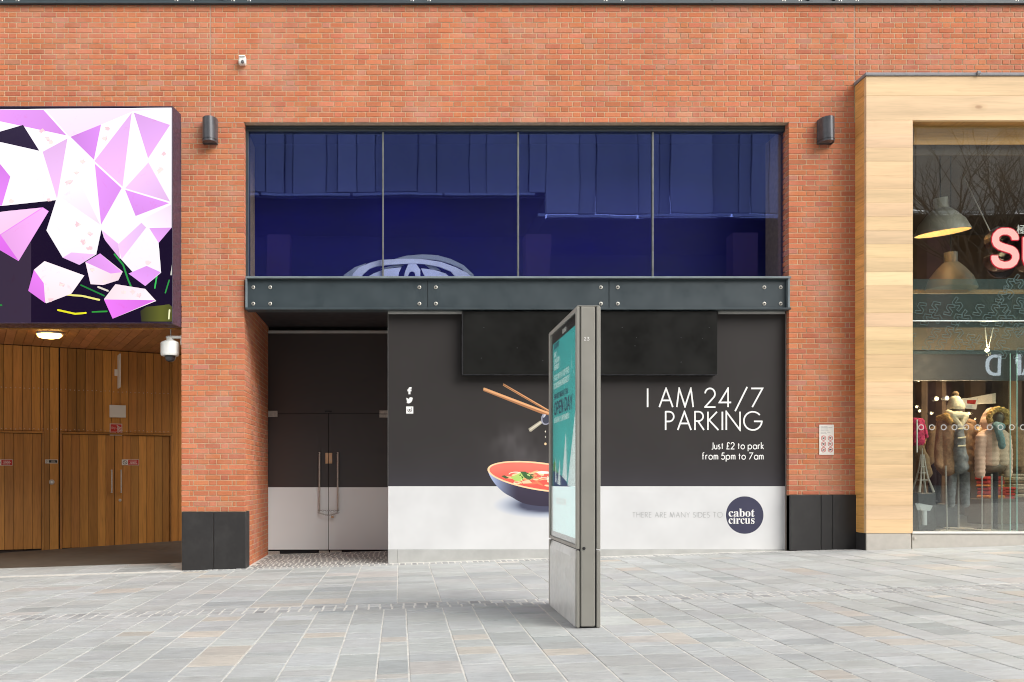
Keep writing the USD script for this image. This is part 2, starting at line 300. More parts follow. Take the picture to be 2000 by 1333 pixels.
M['sett'] = mat('sett_stone', (1, 1, 1), 0.7, var=0.22, scale=16, bump=0.006, bscale=24, tone=True)
M['joint'] = mat('joint_bed', (0.62, 0.605, 0.55), 0.95, var=0.2, scale=12)
M['ground'] = mat('far_paving', (0.3, 0.3, 0.29), 0.85, var=0.15, scale=2)

# ------------------------------------------------------------------ lettering
def arc(cx, cy, rx, ry, a0, a1, n=18):
    a = np.radians(np.linspace(a0, a1, n)); return [(cx + rx * math.cos(t), cy + ry * math.sin(t)) for t in a]
_S = lambda k, w: [arc(w / 2, .75 * k, w / 2 * .92, .25 * k, 40, 270) + arc(w / 2, .25 * k, w / 2, .25 * k, 90, -145)]
G = {'I': [[(0, 0), (0, 1)]], 'A': [[(0, 0), (.37, 1), (.74, 0)], [(.135, .36), (.605, .36)]], 'M': [[(0, 0), (.13, 1), (.45, .03), (.77, 1), (.9, 0)]],
     '2': [arc(.28, .71, .27, .29, 175, -38) + [(0, 0), (.58, 0)]], '4': [[(.47, 0), (.47, 1), (0, .25), (.64, .25)]], '/': [[(0, -.22), (.66, 1.08)]], '7': [[(0, 1), (.62, 1), (.06, 0)]],
     'P': [[(0, 0), (0, 1)] + arc(.19, .735, .26, .265, 90, -90) + [(0, .47)]], 'R': [[(0, 0), (0, 1)] + arc(.19, .745, .26, .255, 90, -90) + [(0, .49)], [(.16, .49), (.5, 0)]],
     'K': [[(0, 0), (0, 1)], [(.5, 1), (.02, .5)], [(.06, .55), (.58, 0)]], 'N': [[(0, 0), (0, 1), (.76, 0), (.76, 1)]], 'G': [arc(.5, .5, .5, .5, 40, 357) + [(.56, .475)]],
     'T': [[(0, 1), (.54, 1)], [(.27, 0), (.27, 1)]], 'H': [[(0, 0), (0, 1)], [(.64, 0), (.64, 1)], [(0, .52), (.64, .52)]], 'E': [[(.42, 1), (0, 1), (0, 0), (.42, 0)], [(0, .52), (.4, .52)]],
     'Y': [[(0, 1), (.3, .47), (.6, 1)], [(.3, .47), (.3, 0)]], 'S': _S(1, .48), 'D': [[(0, 0), (0, 1)] + arc(.24, .5, .48, .5, 90, -90) + [(0, 0)]], 'O': [arc(.5, .5, .5, .5, 0, 360, 30)],
     'J': [[(.26, 1), (.26, .15)] + arc(.06, .15, .2, .2, 0, -100)], 'u': [[(0, .64), (0, .22)] + arc(.2, .21, .2, .21, 180, 360) + [(.4, .64)], [(.4, .3), (.4, 0)]], 's': _S(.64, .3),
     't': [[(.13, .88), (.13, 0)], [(0, .63), (.27, .63)]], 'o': [arc(.31, .32, .31, .32, 0, 360, 24)], 'p': [arc(.31, .32, .31, .32, 0, 360, 24), [(0, .64), (0, -.34)]], 'a': [arc(.31, .32, .31, .32, 0, 360, 24), [(.62, .64), (.62, 0)]],
     'r': [[(0, 0), (0, .64)], arc(.18, .44, .18, .2, 180, 60)], 'k': [[(0, 0), (0, 1.05)], [(.36, .64), (.02, .31)], [(.07, .36), (.42, 0)]], 'f': [[(.11, 0), (.11, .82)] + arc(.26, .86, .15, .18, 180, 60), [(0, .63), (.28, .63)]],
     'm': [[(0, 0), (0, .64)], arc(.16, .43, .16, .21, 180, 0) + [(.32, 0)], arc(.48, .43, .16, .21, 180, 0) + [(.64, 0)]], '5': [[(.48, 1), (.14, 1), (.06, .56)] + arc(.23, .32, .29, .32, 120, -150)],
     '£': [arc(.3, .75, .19, .25, 15, 180) + [(.15, .4), (.02, 0), (.5, 0)], [(0, .45), (.36, .45)]]}
def stroke_text(text, w, gap=0.2, space=0.38, cap=2):
    x, out = 0.0, []
    for ch in text:
        if ch == ' ': x += space; continue
        lines = G[ch]; lo = min(p[0] for l in lines for p in l); hi = max(p[0] for l in lines for p in l)
        for l in lines: out.append(LineString([(p[0] - lo + x, p[1]) for p in l]).buffer(w / 2, quad_segs=4, cap_style='flat', join_style='round' if len(l) > 8 else 'mitre', mitre_limit=1.6))
        x += hi - lo + gap + w
    return unary_union(out)
def fit(poly, x0, x1, base, cap):
    """Scales lettering of unit height to run from x0 to x1 on the line base with capitals cap tall."""
    a, _, b, _ = poly.bounds
    return affinity.affine_transform(poly, [(x1 - x0) / (b - a), 0, 0, cap, x0 - a * (x1 - x0) / (b - a), base])
def font_text(text, file='Inter.woff2', bold=0, size=120):
    """Lettering of a typeface as polygons, capitals about 1 tall."""
    from PIL import Image, ImageDraw, ImageFont
    found = glob.glob(f'/opt/blender-*/*/datafiles/fonts/{file}') or glob.glob('/opt/blender-*/*/datafiles/fonts/Inter.woff2')
    font = ImageFont.truetype(found[0], size)
    x0, y0, x1, y1 = font.getbbox(text, anchor='ls', stroke_width=bold)
    im = Image.new('L', (int(x1 - x0) + 8, int(y1 - y0) + 8)); ImageDraw.Draw(im).text((4 - x0, 4 - y0), text, 255, font, anchor='ls', stroke_width=bold)
    on = np.pad(np.asarray(im) > 127, ((0, 0), (1, 1))).astype(np.int8)
    rows, st = np.nonzero(np.diff(on, axis=1) == 1); en = np.nonzero(np.diff(on, axis=1) == -1)[1]
    sh = shapely.union_all(shapely.box(st, -rows - 1, en, -rows)).buffer(0.7).buffer(-0.7).simplify(0.8)
    s = 1 / (size * 0.73)
    return affinity.affine_transform(sh, [s, 0, 0, s, -4 * s, (4 - y0) * s])
def ppoly(pts, Y=0.0, sc=1.0, ox=0.0, oy=0.0):
    """Photo pixel outline on the plane Y as a polygon in (x, z)."""
    return Polygon([(X(ox + x / sc, Y), Z(oy + y / sc, Y)) for x, y in pts]).buffer(0)
def pline(pts, w, Y=0.0, sc=1.0, ox=0.0, oy=0.0, cap='round'):
    return LineString([(X(ox + x / sc, Y), Z(oy + y / sc, Y)) for x, y in pts]).buffer(w / sc / S(Y) / 2, quad_segs=4, cap_style=cap)
def pell(cx, cy, a, b, Y=0.0, rot=0.0, sc=1.0, ox=0.0, oy=0.0, n=16):
    e = affinity.scale(Point(0, 0).buffer(1, quad_segs=n), a / sc / S(Y), b / sc / S(Y))
    return affinity.translate(affinity.rotate(e, -rot, origin=(0, 0)), X(ox + cx / sc, Y), Z(oy + cy / sc, Y))
# ------------------------------------------------------------------ ground and pavement
gx = np.linspace(-120, 120, 41); gy = np.linspace(-120, 60, 31)
GX, GY = np.meshgrid(gx, gy); gv = np.stack([GX, GY, SLOPE * GX - 0.03], -1).reshape(-1, 3)
gf = [[i * 41 + j, i * 41 + j + 1, (i + 1) * 41 + j + 1, (i + 1) * 41 + j] for i in range(30) for j in range(40)]
single('ground', (gv, np.array(gf)), M['ground'], 'grey paved ground of the shopping street reaching into the distance', None, kind='structure')

pav = thing('pavement', (0, 0, 0), 'grey slate pavement with pale joints in front of the shops', None, kind='structure')
def drape(m):
    v = np.array(m.vertices); v[:, 2] += ground(v[:, 0], v[:, 1]); return trimesh.Trimesh(v, m.faces, process=False)
bx = np.concatenate([np.arange(-18, -3.0, 0.5), [-3.0001], np.arange(-3.0, 18.01, 0.5)]); by = np.concatenate([np.arange(-12, 0, 0.5), [0.0], np.arange(0.25, 6.3, 0.5)])
BX, BY = np.meshgrid(bx, by); bv = np.stack([BX, BY, ground(BX, BY) - 0.0035], -1).reshape(-1, 3); nb = len(bx)
bf = np.array([[i * nb + j, i * nb + j + 1, (i + 1) * nb + j + 1, (i + 1) * nb + j] for i in range(len(by) - 1) for j in range(nb - 1)])
part(pav, 'joint_bed', (bv, bf), M['joint'])
stones, setts = [], []
def seen(x, y, margin=0.25):
    s = S(y); px, py = CX + x * s, CY + (EYE - SLOPE * x) * s
    return y > -9.2 and -420 < px < 2420 and py < 1450
def infront(x, y):
    s = S(y); return 0 < CX + x * s < 2000 and CY + (EYE - SLOPE * x) * s < 1333
def stone_tone():
    r = rnd.random()
    if r < 0.05: c = np.array([0.60, 0.555, 0.485])
    elif r < 0.08: c = np.array([0.585, 0.56, 0.52])
    elif r < 0.17: c = np.array([0.465, 0.485, 0.470])
    else: c = np.array([0.545, 0.560, 0.538])
    k = rnd.gauss(1, 0.05); return np.clip(c * k * np.array([rnd.uniform(.985, 1.015), 1, rnd.uniform(.98, 1.02)]), 0.1, 0.75)
def paving_field(x0, x1, y0, y1, widths, lens, j=0.0095, jx=0.0075):
    x = x0
    while x < x1:
        w = rnd.choice(widths); y = y0 - rnd.uniform(0, 0.3)
        while y < y1 - 0.02:
            l = rnd.choice(lens) * rnd.uniform(.92, 1.08)
            a, b = max(y, y0), min(y + l, y1)
            if y1 - b < 0.09: b = y1
            if b - a > 0.05 and seen(x + w / 2, (a + b) / 2):
                h = rnd.uniform(-.0018, .0018)
                stones.append((S(b) * S(a) * w * (b - a) * infront(x + w / 2, b), box(x + j / 2, x + w - j / 2, a + jx / 2, b - jx / 2, -0.03, h, 0.0035), stone_tone()))
            y = b if b >= y1 else y + l
        x += w
W1 = [.14, .2, .27, .3, .3, .33]; L1 = [.12, .2, .24, .28, .36, .42]
BAND0, BAND1, EDGE0 = -4.34, -3.98, -0.24
paving_field(-11, 13, -9.2, BAND0, W1, L1)
paving_field(-11, 13, BAND1, EDGE0, [.3, .36, .42, .5], [.22, .3, .36, .42])
paving_field(-13, -3.06, 0.0, 1.0, [.42, .55, .62], [.36, .45, .6])
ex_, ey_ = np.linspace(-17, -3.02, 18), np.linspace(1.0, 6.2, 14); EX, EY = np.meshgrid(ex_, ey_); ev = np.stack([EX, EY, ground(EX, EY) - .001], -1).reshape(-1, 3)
part(pav, 'entrance_floor', (ev, np.array([[i * 18 + j, i * 18 + j + 1, (i + 1) * 18 + j + 1, (i + 1) * 18 + j] for i in range(13) for j in range(17)])), mat('entrance_floor', (.105, .085, .062), .6, var=.25, scale=3, dirt=.5, dcol=(.06, .048, .035)), label='floor of the timber entrance, the recess shade put into its dark brown colour')  # shade of the recess is put into this floor colour
def sett_field(x0, x1, y0, y1, w, l, base, jit=.12):
    r = 0; y = y0
    while y < y1 - .01:
        x = x0 - (r % 2) * w / 2 + rnd.uniform(0, w * .3)
        while x < x1:
            ww = w * rnd.uniform(.9, 1.1)
            if seen(x + ww / 2, y + l / 2):
                k = rnd.gauss(1, jit)
                setts.append((S(y) ** 2 * ww * l * infront(x + ww / 2, y + l), box(x + .006, x + ww - .006, y + .006, min(y + l, y1) - .006, -.03, rnd.uniform(-.003, .001), .006), np.clip(np.array(base) * k, .08, .6)))
            x += ww
        y += l; r += 1
sett_field(-11, 13, BAND0, BAND1, .105, .18, (.45, .455, .44))
sett_field(-3.0, 8.5, EDGE0, 0.0, .082, .24, (.43, .43, .415))
sett_field(-2.09, -.17, 0.0, 2.2, .082, .2, (.30, .29, .27))
def lay(lst, one, many, m):
    lst.sort(key=lambda s: -s[0])
    for a, b, t in lst[:300]: part(pav, one, drape(b), m, tone=t)
    rest = lst[300:]
    if rest: part(pav, many, drape(trimesh.util.concatenate([b for _, b, _ in rest])), m, tone=np.vstack([np.tile(t, (len(b.vertices), 1)) for _, b, t in rest]), kind='stuff')
lay(stones, 'paving_stone', 'smaller_paving_stones', M['slate']); lay(setts, 'sett', 'smaller_setts', M['sett'])

# ------------------------------------------------------------------ brick wall
CH = 10.27 / 140.0; JT = 0.0105
PL0, PL1, PR0, PR1 = X(355), X(476.5), X(1541), X(1676)      # the two piers
Z_TOP, Z_HEAD, Z_SOFF, Z_BEAM = Z(8), Z(240), Z(607) + 0.16, Z(607)
wall = thing('brick_wall', (0, 0, 0), 'orange red brick wall around the dark window and the hoarding, with black plinth blocks', 'wall')
bricks = []
def brick_tone():
    c = np.array([.555, .185, .090]); r = rnd.random()
    if r < .12: c = np.array([.50, .162, .085])
    elif r < .22: c = np.array([.60, .21, .105])
    elif r < .27: c = np.array([.51, .205, .125])
    return c * rnd.gauss(.97, .036) * np.array([1, rnd.uniform(.94, 1.06), rnd.uniform(.9, 1.1)])
def put_brick(a, b, z, face, depth=0.09, zmin=-9, ea=0.0, eb=0.0):
    """face: ('y', y) a face looking to the street; ('x', x, 1) a face looking along +x or -x."""
    h = rnd.uniform(-.0018, .0018); c = .0035; zb_ = max(z + JT / 2, zmin + .004)
    if z + CH - JT / 2 - zb_ < .012: return
    if face[0] == 'y': m = box(a + JT / 2 - ea, b - JT / 2 + eb, face[1] - .005 + h, face[1] + depth, zb_, z + CH - JT / 2, c)
    else:
        x = face[1] + face[2] * (.005 + h); m = box(x, x - face[2] * depth, a + JT / 2, b - JT / 2, zb_, z + CH - JT / 2, c)
    bricks.append([(b - a) * (1 if face[0] == 'y' and X(0) < a < X(1970) else .2), m, brick_tone()])
ST, HD, QC = 0.2215, 0.1115, 0.0555
def flemish_row(a, b, z, k, face, ends=True, zmin=-9):
    deep = .1025 if k % 2 == 0 else .213
    """One course of Flemish bond from a to b, alternate courses shifted."""
    if ends:                                    # a pier: whole pattern fitted between its corners
        n = max(1, round((b - a - ST) / (ST + HD)))
        seq = [ST] + [HD, ST] * n if k % 2 == 0 else [HD, QC] + ([ST, HD] * n)[:-1] + [QC, HD]
        f = (b - a) / sum(seq); x = a
        for i, w in enumerate(seq): put_brick(x, x + w * f, z, face, deep if i in (0, len(seq) - 1) else .09, zmin, (JT / 2 + .005 + rnd.uniform(-.001, .001)) * (i == 0), (JT / 2 + .005 + rnd.uniform(-.001, .001)) * (i == len(seq) - 1)); x += w * f
    else:
        x = a - ((ST + HD) / 2 if k % 2 else 0); i = 0
        while x < b - .012:
            w = (ST, HD)[i % 2]; p, q = max(x, a), min(x + w, b)
            if b - q < .03: q = b
            if q - p > .03: put_brick(p, q, z, face)
            x += w; i += 1
k0 = 0
rows = int((Z_TOP - Z_HEAD) / CH) + 1
MJ = [X(411), X(1669)]
for k in range(rows):                            # above the head of the opening
    z = Z_HEAD + k * CH
    for a, b in ((X(-620), MJ[0] - .004), (MJ[0] + .004, MJ[1] - .004), (MJ[1] + .004, X(2620))):
        if b > X(1700) and z + CH < Z(185): b = min(b, X(1690))
        if a < X(0) and z + CH < Z(222):
            flemish_row(a, X(-55), z, k, ('y', 0.0), ends=False); a = X(328)
        if b - a > .05: flemish_row(a, b, z, k, ('y', 0.0), ends=False)
for k in range(1, 35): flemish_row(X(-620), X(-55), Z_HEAD - k * CH, k, ('y', 0.0), ends=False)
for k in range(1, 95):                           # beside the screen, under the level of the head: the left pier; and the right pier
    z = Z_HEAD - k * CH
    if z + CH > Z(1000): flemish_row(PL0, PL1, z, k, ('y', 0.0), True, Z(1000))
    if z + CH > Z(967): flemish_row(PR0, PR1, z, k, ('y', 0.0), True, Z(967))
for k in range(0, 95):                           # return of the left pier inside the doorway, and the reveals of the window
    z = Z_HEAD - k * CH - CH
    if z + CH < Z_SOFF + .1 and z > -.22: flemish_row(.30 if z < Z(1000) else (.222 if k % 2 == 0 else .112), 2.26, z, k, ('x', PL1, 1), ends=False)
    if z > Z_BEAM + .2 and k % 2: put_brick(.112, .2, z, ('x', PL1, 1), .05)
    if z > Z(967) and k % 2: put_brick(.112, .2, z, ('x', PR0, -1), .05)
bricks.sort(key=lambda s: -s[0])
for _, b, t in bricks[:300]: part(wall, 'brick', b, M['brick'], tone=t)
part(wall, 'further_bricks', trimesh.util.concatenate([b for _, b, _ in bricks[300:]]), M['brick'], tone=np.vstack([np.tile(t, (len(b.vertices), 1)) for _, b, t in bricks[300:]]), kind='stuff')
core = [box(X(-630), X(2630), .0, .3, Z_HEAD + .003, Z_TOP + .5), box(X(-630), PL0 - .002, .0, .3, 3.62, Z_HEAD + .002), box(PL0, PL1, .0, 2.6, -.5, Z_HEAD + .002), box(PR0, PR1 + .4, .0, .8, -.2, Z_HEAD + .002)]
part(wall, 'mortar', ijoin(core), M['mortar'])
for x in MJ: part(wall, 'movement_joint', box(x - .0045, x + .0045, -.002, .05, Z(236) if x < 0 else Z(170), Z_TOP), M['mortar_joint'])
part(wall, 'movement_joint', box(PL0, PL1, -.0035, .05, Z_HEAD - .006, Z_HEAD + .006), M['mortar_joint'])
part(wall, 'movement_joint', box(PR0, PR1, -.0035, .05, Z_HEAD - .006, Z_HEAD + .006), M['mortar_joint'])
zl, zr = Z(1000), Z(967)
xm = X(418)
part(wall, 'plinth_block', box(X(356), xm - .003, -.03, .30, -.4, zl, .006), M['granite'])
part(wall, 'plinth_block', box(xm + .003, PL1 + .028, -.03, .30, -.4, zl, .006), M['granite'])
xa, xb = X(1602), X(1624)
part(wall, 'plinth_block', box(PR0 - .0, xa - .002, -.03, .2, -.2, zr, .006), M['granite'])
part(wall, 'plinth_block', box(xa + .002, xb - .002, -.03, .2, -.2, zr, .006), M['granite'])
part(wall, 'plinth_block', box(xb + .002, PR1 - .004, -.03, .2, -.2, zr, .006), M['granite'])

# ------------------------------------------------------------------ steel beams
def beam(name, x0, x1, z0, z1, label, bolts, joints, yf=-.075, yw=.0, fl=.03, tops=(0, 1)):
    t = thing(name, ((x0 + x1) / 2, 0, z0), label, 'steel beam')
    part(t, 'web', box(x0, x1, yw, yw + .02, z0 + .004, z1 - .004), M['steel'])
    part(t, 'flange', box(x0, x1, yf, .14, z0, z0 + fl, .004), M['steel'])
    part(t, 'flange', box(x0, x1, yf, .14, z1 - fl, z1, .004), M['steel_edge'] if tops else M['steel'])
    cuts = [x0] + [X(j) for j in joints] + [x1]
    for a, b in zip(cuts[:-1], cuts[1:]): part(t, 'cover_plate', box(a + .004, b - .004, yw - .012, yw - .001, z0 + fl + .003, z1 - fl - .003, .003), M['steel'])
    for px, py in bolts:
        c = np.array([X(px), yw - .012, Z(py)])
        b = part(t, 'bolt', lathe([(0, 0), (.026, 0), (.026, .004), (.02, .007), (0, .007)], c, 14, 'y'), M['bolt'])
        part(b, 'bolt_head', lathe([(0, .0072), (.0115, .0072), (.0105, .017), (0, .019)], c, 6, 'y'), M['lamp_grey'])
    return t
bl = [(p, q) for p in (495, 528, 819, 851, 1173, 1206, 1492, 1524) for q in (562, 594)]
tb = beam('steel_beam', X(481), X(1541), Z_BEAM, Z(542), 'dark grey bolted steel beam spanning under the blue window', bl, [835, 1189])
for a in (X(482.5), X(1537)): part(tb, 'end_plate', box(a - .012, a + .012, -.07, -.013, Z_BEAM + .031, Z(542) - .031), M['steel_edge'])
bt = [(p, 3.5) for p in (3, 35, 345, 376, 455, 487, 805, 838, 1182, 1215, 1530, 1562, 1640, 1673, 1985)]
t2 = beam('steel_beam', X(-620), X(2620), Z(11), Z(11) + .42, 'dark grey bolted steel beam running along the top of the brick wall', bt, [110, 560, 1390, 1835], yf=-.06, tops=())
for px in (387, 440, 1580, 1630): part(t2, 'stiffener', box(X(px) - .02, X(px) + .02, -.058, -.013, Z(11) + .032, Z(11) + .385), M['steel'])

# ------------------------------------------------------------------ strip window
YW = .15
win = thing('strip_window', (X(1010), YW, Z(541)), 'long dark blue glazed window above the steel beam, in four panes', 'window')
part(win, 'head_frame', box(PL1 + .002, PR0 - .002, YW - .03, YW + .12, Z(258, YW), Z_HEAD - .002, .004), M['frame'])
part(win, 'frame_ledge', box(PL1 + .01, PR0 - .01, YW - .045, YW - .031, Z(252, YW), Z(247.5, YW), .003), M['frame'])
part(win, 'jamb', box(PL1 + .002, X(486, YW), YW - .03, YW + .12, Z(545), Z(258, YW) - .001, .004), M['frame'])
part(win, 'jamb', box(X(1533, YW), PR0 - .002, YW - .03, YW + .12, Z(545), Z(258, YW) - .001, .004), M['frame'])
cx = [486, 748, 1012, 1275, 1533]
for a, b in zip(cx[:-1], cx[1:]): 
    tilt = rnd.uniform(-.002, .002)
    g = box(X(a, YW) + .004, X(b, YW) - .004, YW + .02, YW + .03, Z(545), Z(258, YW) - .002)
    v = np.array(g.vertices); v[:, 1] += (v[:, 0] - v[:, 0].mean()) * tilt; part(win, 'pane', trimesh.Trimesh(v, g.faces, process=False), M['blue_pane'])
for p in cx[1:-1]: part(win, 'mullion', box(X(p, YW) - .012, X(p, YW) + .012, YW - .012, YW + .045, Z(545), Z(258, YW) - .003, .004), M['mullion'])
part(win, 'back_panel', box(PL1 - .3, PR0 + .3, .95, .98, Z(560), Z(225)), M['blue_panel'])
for nm, bb in (('soffit', box(PL1 - .3, PR0 + .3, .31, .949, Z(232), Z(228))), ('floor_panel', box(PL1 - .3, PR0 + .3, .2, .949, Z(556), Z(552)))): part(win, nm, bb, M['blue_panel'])
# oval bands built solid behind the glass in place of a reflection
YO = .29
refl_oval = thing('oval_ornament', (X(797, YO), YO, Z(545, YO)), 'white and grey oval of curved bands behind the blue glass, a reflection built solid', 'ornament')
def zo(pts, m, y, t, nm):
    part(refl_oval, nm, extr(ppoly(pts, y, 6.25, 640, 480), t, (0, y, 0)), M[m])
zo([(185, 420), (200, 362), (330, 270), (470, 220), (420, 262), (330, 330), (290, 420)], 'reflection_grey', YO, .02, 'grey_band')
zo([(820, 165), (960, 128), (1150, 112), (1340, 122), (1510, 170), (1660, 245), (1780, 360), (1790, 420), (1740, 420), (1640, 290), (1500, 230), (1350, 185), (1150, 165), (900, 172)], 'reflection_grey', YO + .05, .02, 'grey_band')
zo([(290, 420), (310, 350), (380, 275), (520, 215), (640, 182), (900, 168), (1150, 170), (1380, 205), (1560, 270), (1700, 340), (1770, 400), (1770, 420), (1590, 420), (1500, 320), (1350, 262), (1180, 232), (1080, 225), (960, 228), (760, 240), (600, 258), (510, 290), (430, 360), (400, 420)], 'ornament', YO - .04, .03, 'white_band')
zo([(1080, 226), (1130, 300), (1130, 420), (1080, 420), (1060, 330), (1030, 318), (1000, 330), (960, 420), (925, 420), (945, 320), (985, 228)], 'ornament', YO - .08, .02, 'white_band')
zo([(430, 420), (560, 345), (700, 290), (900, 270), (870, 330), (860, 420)], 'ornament', YO - .08, .02, 'white_band')
zo([(1140, 282), (1300, 300), (1440, 345), (1520, 420), (1210, 420), (1170, 350)], 'ornament', YO - .08, .02, 'white_band')
zo([(640, 290), (830, 235), (930, 240), (890, 262)], 'reflection_grey', YO - .02, .02, 'grey_band')
zo([(1190, 240), (1320, 262), (1380, 310), (1250, 285)], 'reflection_grey', YO - .02, .02, 'grey_band')

# ------------------------------------------------------------------ doorway recess with glass doors
YD = 2.26
HX0 = X(758, .1)
rec = thing('doorway_recess', (X(640, YD), 1.2, -.07), 'dark ceiling and added white light-bouncing lining of the recessed doorway beside the hoarding', 'doorway')
part(rec, 'ceiling', box(PL1 + .003, HX0 + .1, .145, 2.6, Z_SOFF, Z_SOFF + .03), M['dark_soffit'])
part(rec, 'side_lining', box(HX0 - .004, HX0 + .02, .16, 2.6, -.05, Z_SOFF), M['white_plastic'])  # unseen lining, made white to bounce light onto the doors
part(rec, 'back_board', box(PL1 + .003, HX0 + .02, YD + .12, YD + .15, -.2, Z_SOFF), M['dark_gap'])
DX0, DX1, DM = PL1 + .006, HX0 - .008, X(642, YD)
zt, zs, zb, zw = Z(648, YD), Z(808, YD), Z(1074, YD), Z(952, YD)
drs = thing('glass_doors', (DM, YD, zb), 'pair of shop doors covered in black and white film with long pull handles', 'double door')
BLK, WHT = (.046, .037, .035), (.86, .90, .90)
def leaf(name, x0, x1, z0, z1, split=True, y=YD):
    part_ = part(drs, name, box(x0, x1, y, y + .012, z0, z1), M['dark_gap'])
    if split: m, t = flat([(sbox(x0, z0, x1, zw), WHT), (sbox(x0, zw, x1, z1), BLK)], (0, y - .002, 0))
    else: m, t = flat([(sbox(x0, z0, x1, z1), BLK)], (0, y - .002, 0))
    part(part_, 'film', m, M['door_print'], tone=t); return part_
leaf('over_panel', DX0, DX1, zs + .006, zt - .03, False)
l1 = leaf('door_leaf', DX0, DM - .005, zb, zs - .002); l2 = leaf('door_leaf', DM + .005, DX1, zb, zs - .002)
part(drs, 'head_rail', box(DX0, DX1, YD - .02, YD + .04, zt - .03, zt + .015, .004), M['skirting'])
for lf, px in ((l1, 624.5), (l2, 660)):
    x = X(px, YD); y = YD - .062; z0, z1 = Z(999, YD), Z(884, YD)
    part(lf, 'handle', tube([(x, YD, z1 - .012), (x, y, z1 - .008), (x, y, z1 - .03), (x, y, z0 + .03), (x, y, z0 + .008), (x, YD, z0 + .012)], .0135, 12), M['steel_brushed'], smooth=60)
    a = X(635.5, YD) if lf is l1 else DM + .005; b = DM - .005 if lf is l1 else X(649, YD)
    part(lf, 'lock_plate', box(a, b, YD - .014, YD - .0025, Z(906, YD), Z(885, YD), .003), M['brass'])
part(drs, 'lock_cylinder', lathe([(0, 0), (.01, 0), (.01, .006), (0, .006)], (X(646, YD), YD - .014, Z(899, YD)), 12, 'y'), M['steel_brushed'])
for (a, b, c, d) in ((523.5, 542, 803, 815), (741, 757.5, 802, 808.5), (741, 757.5, 809.5, 816), (635, 648, 803, 806), (523.5, 546, 1077, 1083.5), (623, 642.0, 1076, 1083.5), (644.5, 667, 1076, 1083.5), (744, 757.5, 1077, 1083.5)):
    part(drs, 'patch_fitting', box(X(a, YD), X(b, YD), YD - .014, YD + .02, Z(d, YD), Z(c, YD), .003), M['steel_brushed'] if b - a > 14 else M['black_metal'])
part(drs, 'threshold', box(DX0, DX1, YD - .06, YD + .1, -.13, -.062, .004), M['limestone'])
part(drs, 'floor_gap', box(DX0, DX1, YD + .02, YD + .05, -.08, zb + .01), M['dark_gap'])
# chain and padlock
ch = thing('door_chain', (DM, YD - .07, Z(1000, YD)), 'steel chain looped between the two pull handles', 'chain')
def link(p, q, roll):
    p, q = np.array(p), np.array(q); c = (p + q) / 2; d = (q - p) / np.linalg.norm(q - p); s = np.cross(d, [0, 1.0, 0]); s /= np.linalg.norm(s); u = np.cross(d, s)
    s, u = s * math.cos(roll) + u * math.sin(roll), u
    h = np.linalg.norm(q - p) * .66
    pts = [c + d * h * math.cos(a) + s * .010 * math.sin(a) for a in np.linspace(0, 2 * math.pi, 13)]
    return tube(pts, .0032, 5, cap=False)
xl, xr = X(624.5, YD), X(660, YD)
for rowz, sag in ((Z(997, YD), .006), (Z(1001, YD), .045)):
    n = 11
    pts = [np.array([xl - .02 + (xr - xl + .04) * i / n, YD - .066 - .01 * math.sin(math.pi * i / n), rowz - sag * math.sin(math.pi * i / n)]) for i in range(n + 1)]
    for i in range(n): part(ch, 'chain_link', link(pts[i], pts[i + 1], (i % 2) * 1.3), M['chain'])
pd = thing('padlock', (X(650, YD), YD - .08, Z(1011, YD)), 'small brass padlock hanging from the chain on the doors', 'padlock')
pc = (X(650, YD), YD - .08, Z(1009, YD))
part(pd, 'body', box(pc[0] - .021, pc[0] + .021, pc[1] - .009, pc[1] + .009, pc[2] - .025, pc[2] + .012, .004), M['brass'])
part(pd, 'shackle', tube([(pc[0] + .014 * math.cos(a), pc[1], pc[2] + .012 + .026 * max(0, math.sin(a))) for a in np.linspace(0, math.pi, 9)], .0035, 6), M['steel_brushed'])

# ------------------------------------------------------------------ hoarding
YH = .10
HX1 = X(1535, YH); zsp, zhb, zht = Z(950, YH), Z(1073.5, YH), Z(614, YH)
hoa = thing('hoarding', ((HX0 + HX1) / 2, YH, 0), 'printed black and white hoarding with a noodle bowl and parking offer', 'hoarding')
part(hoa, 'backboard', box(HX0, HX1, YH + .003, YH + .06, -.06, Z_SOFF), M['dark_soffit'])
def dark(x, z):
    k = 1.0; c = np.array([.029, .0255, .024])
    u = (z - zsp); c = c + np.array([.012, .012, .02]) * math.exp(-max(u, 0) / .25)
    s = meshkit.fbm(np.array([[x * 3.0, z * 1.6, 0.3]]), 4, 3)[0]
    d = math.exp(-(((x - X(1015, YH) - .12 * math.sin(z * 6)) / .33) ** 2)) * max(0, min(1, (Z(820, YH) - z) / .25)) * max(0, min(1, u / .3))
    return c + np.array([.075, .07, .072]) * d * max(0, s - .33) * 3.4
B = lambda pts: ppoly(pts, YH, 4.44, 920, 730)
rim = pell(1062, 932, 111, 27.5, YH, 8); rim_in = pell(1062.5, 932, 107.5, 24.5, YH, 8)
body = ppoly([(951, 915), (957, 932), (970, 950), (985, 964), (1001, 972), (1010, 978), (1028, 986), (1062, 990), (1096, 988), (1118, 982), (1140, 972), (1158, 958), (1172, 948)], YH)
def chaikin(poly, n=3):
    p = np.array(poly.exterior.coords)[:-1]
    for _ in range(n): q = np.roll(p, -1, 0); p = np.stack([.75 * p + .25 * q, .25 * p + .75 * q], 1).reshape(-1, 2)
    return Polygon(p)
body = chaikin(body)
xb0, xb1 = X(953, YH), X(1172, YH)
def bodyc(x, z):
    k = min(1, max(0, (x - xb0) / .42)); v = min(1, max(0, (Z(988, YH) - z) / -.3))
    a, b = lin(165, 180, 215), lin(58, 52, 68); c = a * (1 - k) ** 1.6 + b * (1 - (1 - k) ** 1.6)
    return c * (1.1 - .25 * (1 - v))
